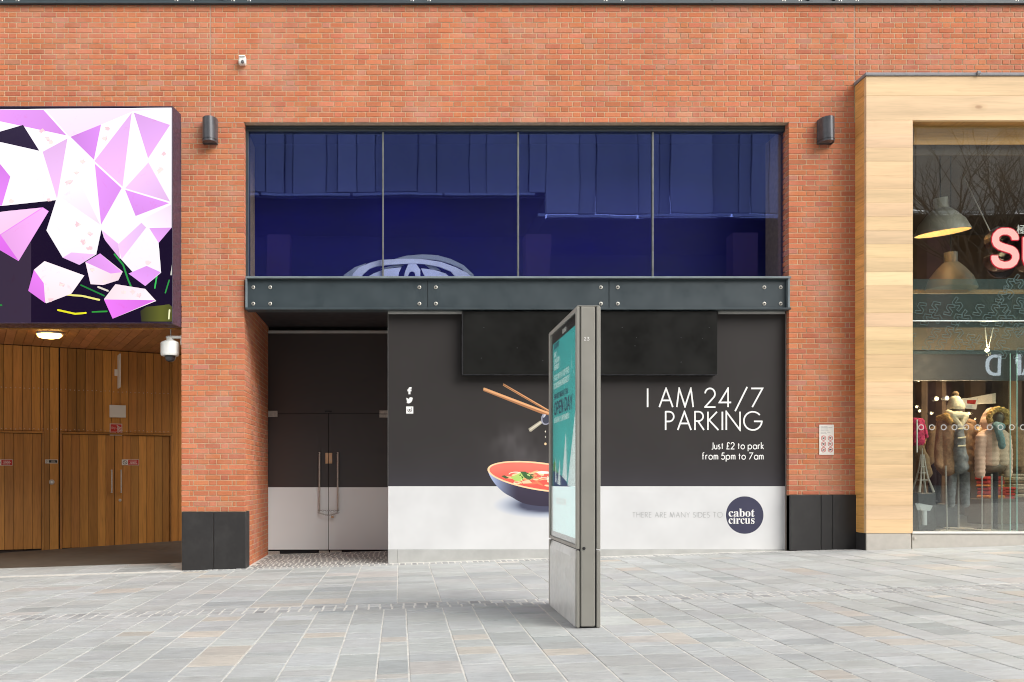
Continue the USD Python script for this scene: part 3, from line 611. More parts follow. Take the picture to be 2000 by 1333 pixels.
def shadc(x, z):
    r = math.hypot((x - X(1064, YH)) / .72, (z - Z(987, YH)) / .185); w = min(1, max(0, (1.02 - r) / .55)) ** 1.0
    a = np.array([.63, .63, .625]); b = lin(70, 72, 92); e = lin(130, 160, 205)
    return a * (1 - w) + (e * (1 - w) + b * w) * w
shadow = pell(1064, 987, 103, 26, YH, 0)
def rimc(x, z):
    k = min(1, max(0, (z - Z(940, YH)) / .2)); return lin(222, 92, 80) * (1 - k) + lin(236, 120, 104) * k
layers = [(sbox(HX0, zsp, HX1, zht), dark, .14), (sbox(X(960, YH), zsp, X(1080, YH), Z(770, YH)), dark, .03), (sbox(HX0, zhb, HX1, zsp), (.63, .63, .625)),
          (shadow, shadc, .025), (body, bodyc, .03), (rim, lin(250, 205, 160)), (rim_in, rimc, .03)]
rr = random.Random(3)
for i in range(26):
    x = rr.uniform(990, 1150); y = 928 + (x - 1062) * .14 + rr.uniform(-6, 20)
    e = pell(x, y, rr.uniform(5, 14), rr.uniform(1.6, 4), YH, rr.uniform(-35, 35)).intersection(rim_in)
    layers.append((e, lin(*rr.choice([(245, 205, 160), (250, 225, 190), (235, 160, 110), (240, 190, 140), (228, 120, 90)]))))
for i in range(34):
    cx_, cy_ = rr.uniform(1000, 1150), rr.uniform(926, 948); r_ = rr.uniform(6, 20); a0 = rr.uniform(0, 360)
    st_ = affinity.scale(LineString(arc(0, 0, r_ / S(YH), r_ / S(YH), a0, a0 + rr.uniform(80, 190), 14)), 1, .35, origin=(0, 0)).buffer(rr.uniform(.5, 1.1) / S(YH))
    layers.append((affinity.translate(st_, X(cx_, YH), Z(cy_, YH)).intersection(rim_in), lin(*rr.choice([(250, 224, 190), (244, 202, 158), (238, 178, 128), (252, 236, 214), (222, 130, 92)]))))
for pts, c in (([(340, 900), (400, 875), (450, 850), (480, 865), (470, 900), (430, 935), (380, 930)], (175, 205, 110)), ([(425, 850), (470, 850), (520, 880), (540, 905), (500, 925), (460, 900)], (62, 98, 60)),
               ([(262, 890), (290, 882), (330, 905), (300, 912)], (70, 95, 60)), ([(440, 935), (500, 920), (530, 950), (450, 955)], (245, 200, 160)), ([(560, 860), (610, 845), (670, 850), (690, 868), (620, 870)], (252, 240, 225))):
    layers.append((B(pts).intersection(rim_in), lin(*c)))
layers += [(B([(498, 478), (600, 408), (625, 425), (520, 505), (505, 500)]), lin(165, 158, 140)), (B([(510, 482), (605, 415), (612, 425), (515, 492)]), lin(205, 198, 180)),
           (pell(655, 385, 45, 62, YH, 20, 4.44, 920, 730), lin(150, 150, 165)), (pell(657, 385, 36, 52, YH, 20, 4.44, 920, 730), lin(60, 62, 76)), (pell(640, 360, 8, 26, YH, 30, 4.44, 920, 730), lin(190, 190, 200)),
           (B([(280, 86), (292, 92), (700, 330), (690, 350), (650, 322), (276, 104)]), lin(214, 160, 112)), (B([(280, 92), (700, 340), (690, 346), (278, 100)]), lin(150, 100, 66)),
           (B([(108, 124), (120, 124), (700, 345), (700, 368), (600, 345), (106, 150)]), lin(220, 166, 118)), (B([(106, 140), (700, 362), (700, 368), (600, 345), (106, 150)]), lin(165, 112, 76)),
           (pell(645, 503, 5, 8, YH, 0, 4.44, 920, 730), lin(225, 215, 200)), (pell(645, 550, 4, 6, YH, 0, 4.44, 920, 730), lin(225, 215, 200)), (pell(645, 610, 10, 11, YH, 0, 4.44, 920, 730), lin(230, 195, 150))]
for i in range(22):
    layers.append((pell(rr.uniform(1016, 1042), rr.uniform(924, 938), rr.uniform(1, 3.2), rr.uniform(.6, 1.6), YH, rr.uniform(-60, 60)).intersection(rim_in), lin(*rr.choice([(52, 84, 50), (80, 120, 66), (190, 215, 130), (205, 225, 150), (40, 66, 44)]))))
logo = pell(1454.5, 1006.5, 36.6, 36.6, YH, 0, n=24)
layers.append((logo, lin(62, 62, 82)))
m, t = flat(layers, (0, YH, 0))
part(hoa, 'printed_sheet', m, M['print'], tone=t)
def words(poly):
    gs = sorted(getattr(poly, 'geoms', [poly]), key=lambda g: g.bounds[0]); h = poly.bounds[3] - poly.bounds[1]; out = [[gs[0]]]; right = gs[0].bounds[2]
    for g in gs[1:]:
        if g.bounds[0] - right > .27 * h: out.append([])
        out[-1].append(g); right = max(right, g.bounds[2])
    return [unary_union(w) for w in out]
def letter(name, poly, m='letter_white', parent=hoa, y=YH):
    for w in words(poly): part(parent, name, extr(w, .0012, (0, y - .0008, 0)), M[m])
xs, zs_ = lambda px: X(px, YH), lambda py: Z(py, YH)
letter('lettering', fit(stroke_text('I AM 24/7', .088, .13, .42), xs(1263.3), xs(1491.5), zs_(795.6), 36.5 / S(YH)))
letter('lettering', fit(stroke_text('PARKING', .088, .13, .4), xs(1298.5), xs(1489.5), zs_(840.4), 35.8 / S(YH)))
letter('lettering', fit(stroke_text('Just £2 to park', .135, .12, .36), xs(1390), xs(1492), zs_(877.4), 12.6 / S(YH)))
letter('lettering', fit(stroke_text('from 5pm to 7am', .135, .12, .36), xs(1371.5), xs(1491.4), zs_(897.6), 12.6 / S(YH)))
letter('lettering', fit(stroke_text('THERE ARE MANY SIDES TO', .07, .22, .42), xs(1235.5), xs(1411.5), zs_(1011), 10.2 / S(YH)), 'letter_grey')
ms = lambda s: ''.join(chr(0x1D41A + ord(c) - 97) for c in s)
letter('logo_lettering', fit(font_text(ms('cabot'), 'NotoSansMath-Regular.woff2'), xs(1423), xs(1473.5), zs_(1009.6), 16.4 / S(YH)))
letter('logo_lettering', fit(font_text(ms('circus'), 'NotoSansMath-Regular.woff2'), xs(1423), xs(1473.5), zs_(1023.4), 16.4 / S(YH)))
I = lambda pts: ppoly(pts, YH, 16.66, 780, 740)
letter('social_icon', I([(298, 505), (298, 410), (265, 410), (265, 355), (298, 350), (298, 320), (320, 285), (360, 274), (400, 280), (398, 325), (370, 328), (358, 340), (358, 358), (394, 358), (388, 408), (358, 410), (358, 505)]).buffer(.0008))
letter('social_icon', I([(232, 625), (315, 670), (325, 630), (355, 608), (395, 612), (438, 632), (425, 660), (418, 705), (390, 755), (345, 792), (295, 804), (232, 785), (275, 765), (245, 745), (262, 728), (235, 695), (248, 690), (228, 655)]).buffer(.0012))
cam_ = I([(220, 905), (452, 905), (452, 1138), (220, 1138)]).buffer(-.004).buffer(.004)
ring = pell(336, 1022, 72, 72, YH, 0, 16.66, 780, 740).difference(pell(336, 1022, 52, 52, YH, 0, 16.66, 780, 740)).intersection(I([(220, 1000), (452, 1000), (452, 1138), (220, 1138)]))
letter('social_icon', cam_.difference(pell(336, 1020, 30, 30, YH, 0, 16.66, 780, 740)).difference(I([(378, 945), (405, 945), (405, 975), (378, 975)])).difference(ring))
part(hoa, 'skirting', box(HX0, X(776, YH) - .002, YH - .004, YH + .05, -.06, zhb - .002, .003), M['skirting'])
part(hoa, 'skirting', box(X(776, YH), HX1, YH - .006, YH + .05, -.06, zhb - .002, .003), M['skirting'])
part(hoa, 'top_rail', box(HX0, X(902, YH), YH - .02, YH + .002, zht, Z(609, YH), .003), M['skirting'])
part(hoa, 'top_rail', box(X(1402, YH), HX1 - .02, YH - .02, YH + .002, zht, Z(609, YH), .003), M['skirting'])
part(hoa, 'edge_strip', box(HX1 - .012, HX1 + .035, YH - .03, YH + .04, .1, zht + .02, .003), mat('edge_strip', (.16, .135, .115), .5))
# blank black sign box
bs = thing('blank_sign_box', (X(1151), .0, Z(733)), 'blank black sign box hung under the steel beam against the hoarding', 'sign box')
yb = -.03
part(bs, 'casing', box(X(903, yb), X(1401, yb), yb, YH - .006, Z(733, yb), Z(608, yb), .004), M['black_metal'])
seg = [903, 1148, 1401]
for a, b in zip(seg[:-1], seg[1:]): part(bs, 'face_panel', box(X(a, yb) + .012, X(b, yb) - .003, yb - .004, yb - .0005, Z(731, yb), Z(609, yb), .001), M['black_panel'])
for px, py in ((945, 640), (940, 700), (1010, 680), (1060, 705), (1215, 640), (1243, 660), (1330, 660), (1372, 662), (1240, 676), (1330, 708), (1385, 640)):
    part(bs, 'screw', lathe([(0, 0), (.006, 0), (.004, .003), (0, .003)], (X(px, yb), yb - .004, Z(py, yb)), 8, 'y'), M['lamp_grey'])
# ------------------------------------------------------------------ lit screen on the left
YS = -.24
scr = thing('led_screen', (X(150, YS), YS, Z(632, YS)), 'large lit advertising screen showing purple and white faceted gems', 'screen')
sx0, sx1, sz0, sz1 = X(-60, YS), X(337.5, YS), Z(632, YS), Z(207.5, YS)
bxz = [(sx0, sz0), (sx1, sz0), (sx1, sz1), (sx0, sz1)]; bk = [(sx0 - .06, sz0 - .02), (X(354, 0), sz0 - .02), (X(354, 0), sz1 - .02), (sx0 - .06, sz1 - .02)]
cv = np.array([(x, YS + .02, z) for x, z in bxz] + [(x, .01, z) for x, z in bk])
cf = [[0, 1, 2], [0, 2, 3], [4, 6, 5], [4, 7, 6]] + [f for i in range(4) for f in ([i, 4 + i, 4 + (i + 1) % 4], [i, 4 + (i + 1) % 4, (i + 1) % 4])]
M['screen_case'] = mat('screen_casing', (0.035, 0.022, 0.04), 0.25, var=.1, coat=.3)
part(scr, 'casing', trimesh.Trimesh(cv, cf, process=False), M['screen_case'])
e = .012
for nm, a, b, c, d in (('bezel', sx0, sx1, sz1 - e, sz1), ('bezel', sx0, sx1, sz0, sz0 + e), ('bezel', sx1 - e, sx1, sz0 + e, sz1 - e)): part(scr, nm, box(a, b, YS, YS + .019, c, d, .003), M['screen_case'])
Q = lambda pts: ppoly(pts, YS, 2.6667, 0, 180)
full = sbox(sx0, sz0 + e, sx1 - e, sz1 - e)
gl = lambda *c: lin(*c)
G_ = [([(-160, 90), (893, 80), (893, 705), (825, 785), (838, 940), (755, 1010), (620, 860), (540, 760), (527, 715), (500, 845), (412, 900), (325, 862), (240, 720), (290, 562), (10, 592), (-160, 592)], (255, 248, 255)),
 ([(-160, 90), (225, 92), (345, 225), (-160, 118)], (226, 150, 240)), ([(235, 90), (893, 82), (690, 100), (535, 165), (360, 232)], (252, 226, 248)), ([(365, 232), (525, 168), (488, 352)], (214, 138, 232)),
 ([(685, 105), (490, 358), (637, 492)], (238, 184, 246)), ([(695, 105), (885, 170), (770, 345)], (230, 172, 242)), ([(492, 372), (632, 500), (525, 690)], (224, 148, 240)),
 ([(772, 365), (650, 500), (885, 570)], (240, 196, 246)), ([(650, 508), (880, 578), (705, 645)], (224, 150, 240)), ([(220, 310), (350, 240), (295, 555)], (236, 188, 242)),
 ([(310, 545), (420, 480), (520, 690)], (252, 234, 250)), ([(735, 665), (890, 585), (893, 700), (775, 705)], (250, 232, 250)), ([(776, 708), (893, 705), (825, 785)], (230, 166, 242)),
 ([(530, 720), (615, 790), (625, 870), (545, 770)], (237, 186, 242)), ([(612, 795), (735, 680), (760, 705), (632, 870)], (237, 196, 246)), ([(668, 945), (762, 905), (836, 938), (755, 1010)], (228, 158, 242)),
 ([(325, 862), (370, 835), (495, 845), (412, 900)], (237, 190, 242)), ([(-20, 210), (118, 170), (203, 305), (-20, 255)], (40, 26, 58)), ([(-160, 370), (0, 375), (52, 440), (8, 590), (-160, 592)], (222, 130, 238)),
 ([(-160, 660), (25, 620), (222, 600), (252, 620), (95, 880), (-160, 730)], (232, 140, 238)), ([(-160, 650), (25, 620), (215, 602), (0, 740), (-160, 700)], (247, 205, 238)), ([(0, 745), (222, 604), (250, 622), (95, 878)], (240, 172, 238)), ([(-160, 730), (0, 742), (95, 878)], (222, 110, 232)),
 ([(175, 925), (230, 880), (438, 955), (370, 1050), (240, 1100), (145, 1035)], (253, 236, 242)), ([(175, 925), (226, 995), (234, 1099), (145, 1035)], (226, 124, 234)),
 ([(443, 885), (520, 840), (638, 935), (615, 980), (535, 1005), (470, 1000)], (251, 226, 236)), ([(443, 885), (520, 840), (635, 938), (575, 945)], (228, 156, 238)),
 ([(540, 1078), (600, 1000), (755, 1025), (812, 1088), (585, 1180)], (253, 232, 240)), ([(540, 1080), (810, 1084), (585, 1180)], (226, 118, 234))]
lay_ = [(full, gl(26, 15, 42))]
lay_ += [(sbox(sx0, sz0 + e, X(60, YS), Z(470, YS)).intersection(full), gl(58, 46, 66)), (ppoly([(735, 1195), (730, 1140), (760, 1118), (830, 1112), (880, 1105), (897, 1120), (897, 1195)], YS, 2.6667, 0, 180).intersection(full), lambda x, z: gl(96, 100, 26) * max(.12, 1 - abs(x - X(330, YS) + .1) * 2.6) + gl(26, 15, 42) * .6, .04)]
for pts, w, c in (([(595, 845), (640, 900), (665, 975), (680, 1010)], 9, (45, 150, 70)), ([(420, 1005), (540, 1060)], 8, (40, 130, 60)), ([(480, 1145), (555, 1142)], 8, (50, 150, 60)), ([(815, 960), (805, 1020)], 8, (60, 190, 90)), ([(880, 980), (860, 1045)], 7, (50, 150, 70)),
                  ([(345, 1055), (430, 1062), (515, 1082)], 10, (235, 228, 130)), ([(300, 1135), (390, 1155), (445, 1150)], 10, (232, 226, 40)), ([(510, 1015), (560, 1035)], 10, (225, 215, 200)), ([(882, 1135), (878, 1180)], 8, (240, 240, 190)), ([(900, 890), (890, 950)], 8, (200, 200, 190)), ([(-20, 1108), (5, 1110)], 9, (40, 150, 60))):
    lay_.append((pline(pts, w, YS, 2.6667, 0, 180).intersection(full), gl(*c)))
def facet(pts, c):
    q = Q(pts).intersection(full); a = rnd.uniform(0, 6.28); x0, y0, x1, y1 = q.bounds; mx, my, w = (x0 + x1) / 2, (y0 + y1) / 2, max(x1 - x0, y1 - y0)
    base = gl(*c); return (q, lambda x, y: base * (1 + .22 * ((x - mx) * math.cos(a) + (y - my) * math.sin(a)) / w), .12)
for pts, c in G_: lay_.append(facet(pts, c))
r9 = random.Random(4)
for bx_, by_ in ((215, 200), (250, 245), (265, 260), (395, 420), (360, 465), (350, 470), (430, 360), (470, 735), (462, 812), (400, 690), (430, 780), (850, 320), (840, 400), (830, 410), (770, 890), (545, 240), (560, 190), (250, 560), (60, 565), (320, 1000), (260, 1080), (480, 925), (545, 985), (640, 1045), (690, 1040), (720, 1060)):
    for _ in range(3):
        n_ = r9.randint(5, 7); q = Q([(bx_ + r9.uniform(-6, 6) + r9.uniform(4, 15) * math.cos(6.28 * i / n_), by_ + r9.uniform(-6, 6) + r9.uniform(3, 11) * math.sin(6.28 * i / n_)) for i in range(n_)]); lay_.append((q.buffer(.004).intersection(full), gl(*r9.choice([(250, 222, 226), (247, 205, 214), (252, 230, 225)]))))
m, t = flat(lay_, (0, YS + .012, 0)); part(scr, 'picture', m, M['screen'], tone=t)

# ------------------------------------------------------------------ timber entrance under the screen
A = np.array([X(0, 3.55), 3.55]); Bp = np.array([X(330, 4.83), 4.83]); D_ = (Bp - A) / np.linalg.norm(Bp - A); N_ = np.array([D_[1], -D_[0]])
def wallu(px):
    k = (px - CX) / FOC                        # a ray through the pixel: x = k t, y = t - DIST
    t = (A @ N_ + DIST * N_[1]) / (k * N_[0] + N_[1]); p = np.array([k * t, t - DIST]); return float((p - A) @ D_), t
U_ = lambda px: wallu(px)[0]
def WZ(px, py): return EYE + (CY - py) * wallu(px)[1] / FOC
def inwall(m):
    """(u along the wall, v behind its face, z) to the world."""
    v = np.array(m.vertices); w = np.empty_like(v); w[:, 0] = A[0] + v[:, 0] * D_[0] - v[:, 1] * N_[0]; w[:, 1] = A[1] + v[:, 0] * D_[1] - v[:, 1] * N_[1]; w[:, 2] = v[:, 2]
    return trimesh.Trimesh(w, m.faces, process=False)
def wbox(u0, u1, v0, v1, z0, z1, c=.003): return inwall(box(u0, u1, v0, v1, z0, z1, c))
def wtone(k=.16): return np.ones(3) * rnd.gauss(1, k) * np.array([1, rnd.uniform(.96, 1.05), rnd.uniform(.9, 1.1)])
ZC = EYE + 2.405
cl = thing('timber_wall', (*A, -.2), 'brown vertical timber boarding at the back of the entrance under the screen', 'wall')
part(cl, 'backing', wbox(-8.6, 4.2, .03, .06, -.4, ZC + .02, 0), M['cladding_gap'])
uL1, uR0, uR1 = U_(85.5), U_(117), U_(336)
zdh = WZ(180, 849)
pw = 16.2 / 109.03 * 1.06
edges = list(np.arange(U_(2.5) - pw * 50, U_(420), pw * .985))
for a, b in zip(edges[:-1], edges[1:]):
    spans = [(a, b)]; low = -.32
    for s0, s1 in ((-1.3, uL1), (uR0, uR1)):     # above a door the boards stop at its frame
        nxt = []
        for p, q in spans:
            if q <= s0 or p >= s1: nxt.append((p, q)); continue
            if p < s0: nxt.append((p, s0))
            if q > s1: nxt.append((s1, q))
            part(cl, 'plank', wbox(max(p, s0) + .004, min(q, s1) - .004, 0, .028, zdh + .045, ZC - .012), M['cladding'], tone=wtone())
        spans = nxt
    for p, q in spans:
        if q - p > .02: part(cl, 'plank', wbox(p + .004, q - .004, 0, .028, -.32, ZC - .012), M['cladding'], tone=wtone())
sc = []
for a in edges[46:-6]:
    for f in (.25, .75):
        for y in (762.5, 840): 
            u = a + f * pw; sc.append(inwall(lathe([(0, 0), (.008, 0), (.006, .003), (0, .003)], (u, 0, WZ(150, y) + rnd.uniform(-.01, .01)), 7, 'y')))
part(cl, 'screws', trimesh.util.concatenate(sc), M['steel_brushed'], kind='stuff')
def timber_door(name, label, u0, u1, meet, plk):
    t = cl; fr = .035
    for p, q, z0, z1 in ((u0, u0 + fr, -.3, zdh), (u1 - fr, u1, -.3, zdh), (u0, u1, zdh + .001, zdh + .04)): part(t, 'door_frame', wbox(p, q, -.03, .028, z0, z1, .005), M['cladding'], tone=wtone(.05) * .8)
    spans = [(u0 + fr + .004, meet - .003), (meet + .003, u1 - fr - .004)] if meet else [(u0 + fr + .004, u1 - fr - .004)]
    leaves = []
    for p, q in spans:
        lf = part(t, 'door_leaf', wbox(p, q, .022, .029, -.1, zdh - .006, 0), M['cladding_gap'], label=label if not meet else f'{"left" if p < meet - .1 else "right"} {label}'); leaves.append(lf)
        n = max(2, round((q - p) / plk))
        for i in range(n):
            a, b = p + (q - p) * i / n, p + (q - p) * (i + 1) / n
            part(lf, 'plank', wbox(a + .003, b - .003, .002, .021, -.1, zdh - .006), M['cladding'], tone=wtone())
    return t, leaves
d1, lv = timber_door('timber_door', 'single timber boarded door at the left edge, under a red notice', -1.2, uL1, None, pw)
d2, lv2 = timber_door('timber_door', 'leaf of the timber boarded double door, with an upright bar handle', uR0, uR1, U_(224), pw * .92)
for lf, px in ((lv2[0], 217.5), (lv2[1], 236)):
    u = U_(px); z0, z1 = WZ(px, 963), WZ(px, 918)
    part(lf, 'handle', inwall(tube([(u, 0, z1 - .01), (u, -.055, z1), (u, -.055, z0), (u, 0, z0 + .01)], .012, 10)), M['steel_brushed'], smooth=60)
u = U_(234.5); part(lv2[1], 'lock', inwall(lathe([(0, 0), (.028, 0), (.026, .008), (.012, .01), (.012, .014), (0, .014)], (u, .002, WZ(234.5, 977.5)), 18, 'y')), M['steel_brushed'])
kp = thing('push_button', (A[0], A[1], 1), 'round pale button plate between the two timber doors', 'button'); u = U_(101)
part(kp, 'plate', inwall(lathe([(0, 0), (.048, 0), (.046, .014), (.03, .02), (0, .02)], (u, -.0005, WZ(101, 942)), 22, 'y')), M['steel_brushed'])
part(kp, 'button', inwall(lathe([(0, .0202), (.02, .0202), (.018, .026), (0, .027)], (u, 0, WZ(101, 942)), 16, 'y')), M['white_plastic'])
M['sign_red'] = mat('red_sign', (.50, .025, .02), .4, var=.05); M['sign_white'] = mat('white_sign', (.7, .66, .6), .45, var=.05); M['sign_black'] = mat('black_print', (.03, .03, .03), .5)
def wsign(name, px0, py0, px1, py1, label, base, cat='sign', v=-.004):
    u0, u1, z0, z1 = U_(px0), U_(px1), WZ((px0 + px1) / 2, py1), WZ((px0 + px1) / 2, py0)
    t = thing(name, (A[0] + u0 * D_[0], A[1] + u0 * D_[1], z0), label, cat)
    part(t, 'plate', wbox(u0, u1, v, -.0006, z0, z1, .0008), M[base])
    def add(nm, poly, m, lift=0):                # poly on a unit plate
        q = affinity.affine_transform(poly, [u1 - u0, 0, 0, z1 - z0, u0, z0])
        part(t, nm, inwall(extr(q, .0008, (0, v - lift, 0))), M[m])
    return t, add
def lines_of(x0, x1, ys, h, seed=1):
    r = random.Random(seed); out = []
    for y in ys:
        x = x0 + r.uniform(0, .06)
        while x < x1 - .05: w = r.uniform(.03, .09); out.append(sbox(x, y, min(x + w, x1), y + h)); x += w + .02
    return unary_union(out)
def ring(cx, cy, rx, ry, th):
    e = affinity.translate(affinity.scale(Point(0, 0).buffer(1, quad_segs=10), rx, ry), cx, cy); i = affinity.translate(affinity.scale(Point(0, 0).buffer(1, quad_segs=10), rx * (1 - th), ry * (1 - th)), cx, cy)
    return e.difference(i)
def prohibition(cx, cy, rx, ry, th=.22): return unary_union([ring(cx, cy, rx, ry, th), LineString([(cx - rx * .62, cy + ry * .62), (cx + rx * .62, cy - ry * .62)]).buffer(min(rx, ry) * .14)])
t, add = wsign('dry_riser_sign', 214.5, 828, 238.5, 851, 'square red fire sign with white flame stripes over the double timber door', 'sign_white')
add('red_field', sbox(.05, .05, .95, .95), 'sign_red')
add('flames', unary_union([LineString([(.58 + .03 * (i % 2), .86 - .13 * i), (.72, .74 - .13 * i), (.90, .66 - .12 * i)]).buffer(.028) for i in range(5)]).intersection(sbox(.5, .1, .93, .93)), 'sign_white', .001)
add('lettering', fit(font_text('Dry'), .14, .46, .56, .17), 'sign_white', .001); add('lettering', fit(font_text('riser'), .14, .52, .2, .17), 'sign_white', .001)
def red_notice(a, b, c, d, label, seed):
    t, add = wsign('fire_door_notice', a, b, c, d, label, 'sign_white')
    add('red_field', sbox(.36, .06, .98, .94), 'sign_red'); add('symbol', prohibition(.18, .5, .13, .36), 'sign_black', .0004); add('small_print', lines_of(.44, .9, (.68, .44, .2), .1, seed), 'sign_white', .001)
red_notice(238, 898, 271.5, 909, 'narrow red and white notice on the right leaf of the double timber door', 4)
red_notice(-10, 898, 24.5, 909.5, 'narrow red notice on the single timber door at the left edge', 5)
t, add = wsign('blue_grey_notice', 88, 898, 113, 905.5, 'small grey notice with a dark panel above the round button between the timber doors', 'sign_white')
add('dark_field', sbox(.28, .15, .95, .85), 'sign_black'); add('symbol', ring(.14, .5, .08, .28, .3), 'sign_black', .0003); add('small_print', lines_of(.45, .8, (.55, .28), .13, 6), 'sign_white', .001)
t, add = wsign('junction_box', 213.5, 792, 245, 816, 'blank beige box on the timber boards over the red fire sign', 'sign_white', 'box', -.05)
u0, u1 = U_(229), U_(231.5)
ex = thing('hanging_sign', (A[0], A[1], 2), 'thin projecting sign seen edge-on above the beige box on the timber boards', 'sign')
part(ex, 'sign_panel', wbox(u0, u1, -.3, -.02, WZ(230, 759.5), WZ(230, 695), .003), M['sign_white'])
part(ex, 'bracket', wbox(U_(223.5), U_(236), -.019, -.0006, WZ(230, 735), WZ(230, 722), .003), M['sign_white'])
# boarded ceiling, fascia and lamp
so = thing('timber_ceiling', (-5, 2, ZC), 'brown boarded ceiling of the entrance under the screen', 'ceiling')
clip = Polygon([(X(-630), .16), (PL0 + .0, .16), (PL0 + .0, 6.3), (X(-630) - 2.2, 6.3), (X(-630) - 2.2, .16)])
behind = Polygon([tuple(A + D_ * u + N_ * v) for u, v in ((-9.2, -.02), (5.5, -.02), (5.5, 9), (-9.2, 9))])
for i in range(-16, 88):
    a, b = i * pw * .985 + .0035 + edges[0] % (pw * .985), (i + 1) * pw * .985 - .0035 + edges[0] % (pw * .985)
    q = Polygon([tuple(A + D_ * u + N_ * v) for u, v in ((a, -.0), (b, -.0), (b, 9), (a, 9))]).intersection(clip)
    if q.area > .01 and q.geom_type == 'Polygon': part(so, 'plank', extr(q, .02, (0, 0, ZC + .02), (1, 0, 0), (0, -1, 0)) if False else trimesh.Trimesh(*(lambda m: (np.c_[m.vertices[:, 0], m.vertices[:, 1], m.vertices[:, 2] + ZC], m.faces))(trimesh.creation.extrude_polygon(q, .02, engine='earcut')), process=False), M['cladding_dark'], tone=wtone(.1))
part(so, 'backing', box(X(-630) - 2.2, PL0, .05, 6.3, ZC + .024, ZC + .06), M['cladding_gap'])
zf = Z(644, .15)
x = X(-630)
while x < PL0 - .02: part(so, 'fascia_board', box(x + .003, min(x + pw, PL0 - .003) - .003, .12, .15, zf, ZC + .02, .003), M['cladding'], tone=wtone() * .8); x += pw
YL = 2.3; lx, lz = X(97, YL), ZC
lamp = thing('bulkhead_lamp', (lx, YL, lz), 'lit oval bulkhead lamp on the boarded ceiling of the entrance', 'lamp')
def oval(prof, sx, sy, c):
    m = trimesh.creation.revolve(np.array(prof, float), sections=28); m.vertices[:, 0] *= sx; m.vertices[:, 1] *= sy; m.apply_translation(c); return m
part(lamp, 'base_plate', oval([(0, -.03), (1, -.03), (1.02, -.012), (.98, -.001), (0, -.001)], .215, .15, (lx, YL, lz)), M['grey_plastic'])
part(lamp, 'diffuser', oval([(0, -.105), (.5, -.10), (.8, -.085), (.94, -.055), (.95, -.0305), (0, -.0305)], .215, .15, (lx, YL, lz)), glow('warm_lamp', (1.0, .62, .16), 13 / GAIN))
part(lamp, 'clip', box(lx + .2, lx + .25, YL - .02, YL + .02, lz - .05, lz - .02, .004), M['brass'])
# ------------------------------------------------------------------ things on the wall
def dome_camera():
    Yc = .12; cx, top = X(332, Yc), Z(663, Yc); s = S(Yc)
    t = thing('dome_camera', (PL0, Yc, top), 'white dome security camera on a bracket at the edge of the left brick pier', 'security camera')
    r = 18.0 / s
    part(t, 'housing', lathe([(0, Z(695.5, Yc)), (r * .9, Z(695.5, Yc)), (r * .97, Z(694, Yc)), (r * 1.0, Z(690, Yc)), (r * .99, Z(671, Yc)), (r * .9, Z(668.5, Yc)), (r * .38, Z(664.5, Yc)), (0, Z(664.4, Yc))], (cx, Yc, 0), 28), M['white_plastic'], smooth=35)
    part(t, 'dome', lathe([(0, Z(707.5, Yc)), (r * .25, Z(706.8, Yc)), (r * .45, Z(704.6, Yc)), (r * .57, Z(701, Yc)), (r * .6, Z(696, Yc)), (0, Z(695.8, Yc))], (cx, Yc, 0), 24), M['smoked'], smooth=50)
    part(t, 'arm', box(cx - .05, PL0 - .02, Yc - .045, Yc + .045, Z(662, Yc), Z(657, Yc), .012), M['white_plastic'])
    part(t, 'neck', cyl((cx, Yc, Z(665, Yc)), (cx, Yc, Z(659, Yc)), .05, 18), M['white_plastic'])
    part(t, 'wall_plate', box(PL0 - .03, PL0 - .001, Yc - .08, Yc + .08, Z(676, Yc), Z(656.5, Yc), .008), M['white_plastic'])
    part(t, 'cable', cyl((cx + .005, Yc + .02, Z(657, Yc)), (cx + .005, Yc + .02, ZC), .008, 8), M['grey_plastic'])
dome_camera()
def wall_light(px, label):
    x = X(px, -.05); z0, z1 = Z(281, -.05), Z(234, -.05); w, d = .102, .19
    t = thing('wall_light', (x, 0, z0), label, 'wall light', None)
    th = np.linspace(0, math.pi, 17)
    prof = [(-w, 0)] + [(-w * math.cos(a), -.05 - (d - .05) * math.sin(a)) for a in th] + [(w, 0)]
    q = Polygon(prof)
    def sl(q, za, zb): return trimesh.Trimesh(*(lambda m: (m.vertices + [x, -.008, za], m.faces))(trimesh.creation.extrude_polygon(q, zb - za, engine='earcut')), process=False)
    part(t, 'body', sl(q.difference(q.buffer(-.012)), z0, z1), M['lamp_grey'], smooth=30)
    part(t, 'collar', sl(q.buffer(.004).difference(q.buffer(-.012)), z0 + .03, z0 + .038), M['black_metal'], smooth=30)
    part(t, 'lens', sl(q.buffer(-.0125), z0 + .012, z0 + .02), M['lens']); part(t, 'lens', sl(q.buffer(-.0125), z1 - .02, z1 - .012), M['lens'])
    part(t, 'back_plate', box(x - .07, x + .07, -.0075, -.0055, z0 + .04, z1 - .04), M['black_metal'])
wall_light(410.5, 'dark half-round wall light between the lit screen and the blue window')
wall_light(1612.5, 'dark half-round wall light beside the pale timber shopfront')
se = thing('sensor_box', (X(474.5), 0, Z(132)), 'small white sensor box high on the brick wall above the left wall light', 'sensor')
part(se, 'housing', box(X(468), X(481.5), -.085, -.0075, Z(130), Z(114), .012), M['white_plastic'])
part(se, 'eye', lathe([(0, 0), (.024, 0), (.022, .014), (.01, .018), (0, .018)], (X(476), -.0851, Z(127)), 16, 'y'), M['lens'])
part(se, 'visor', box(X(468.5), X(481), -.10, -.0855, Z(117), Z(114.3), .003), M['white_plastic'])
ns = thing('prohibition_sign', (X(1614), 0, Z(888)), 'white rules sign with six red prohibition circles on the right brick pier', 'sign')
YN = -.012
part(ns, 'plate', box(X(1600, YN), X(1629, YN), YN, -.0075, Z(889, YN), Z(830, YN), .001), M['sign_white'])
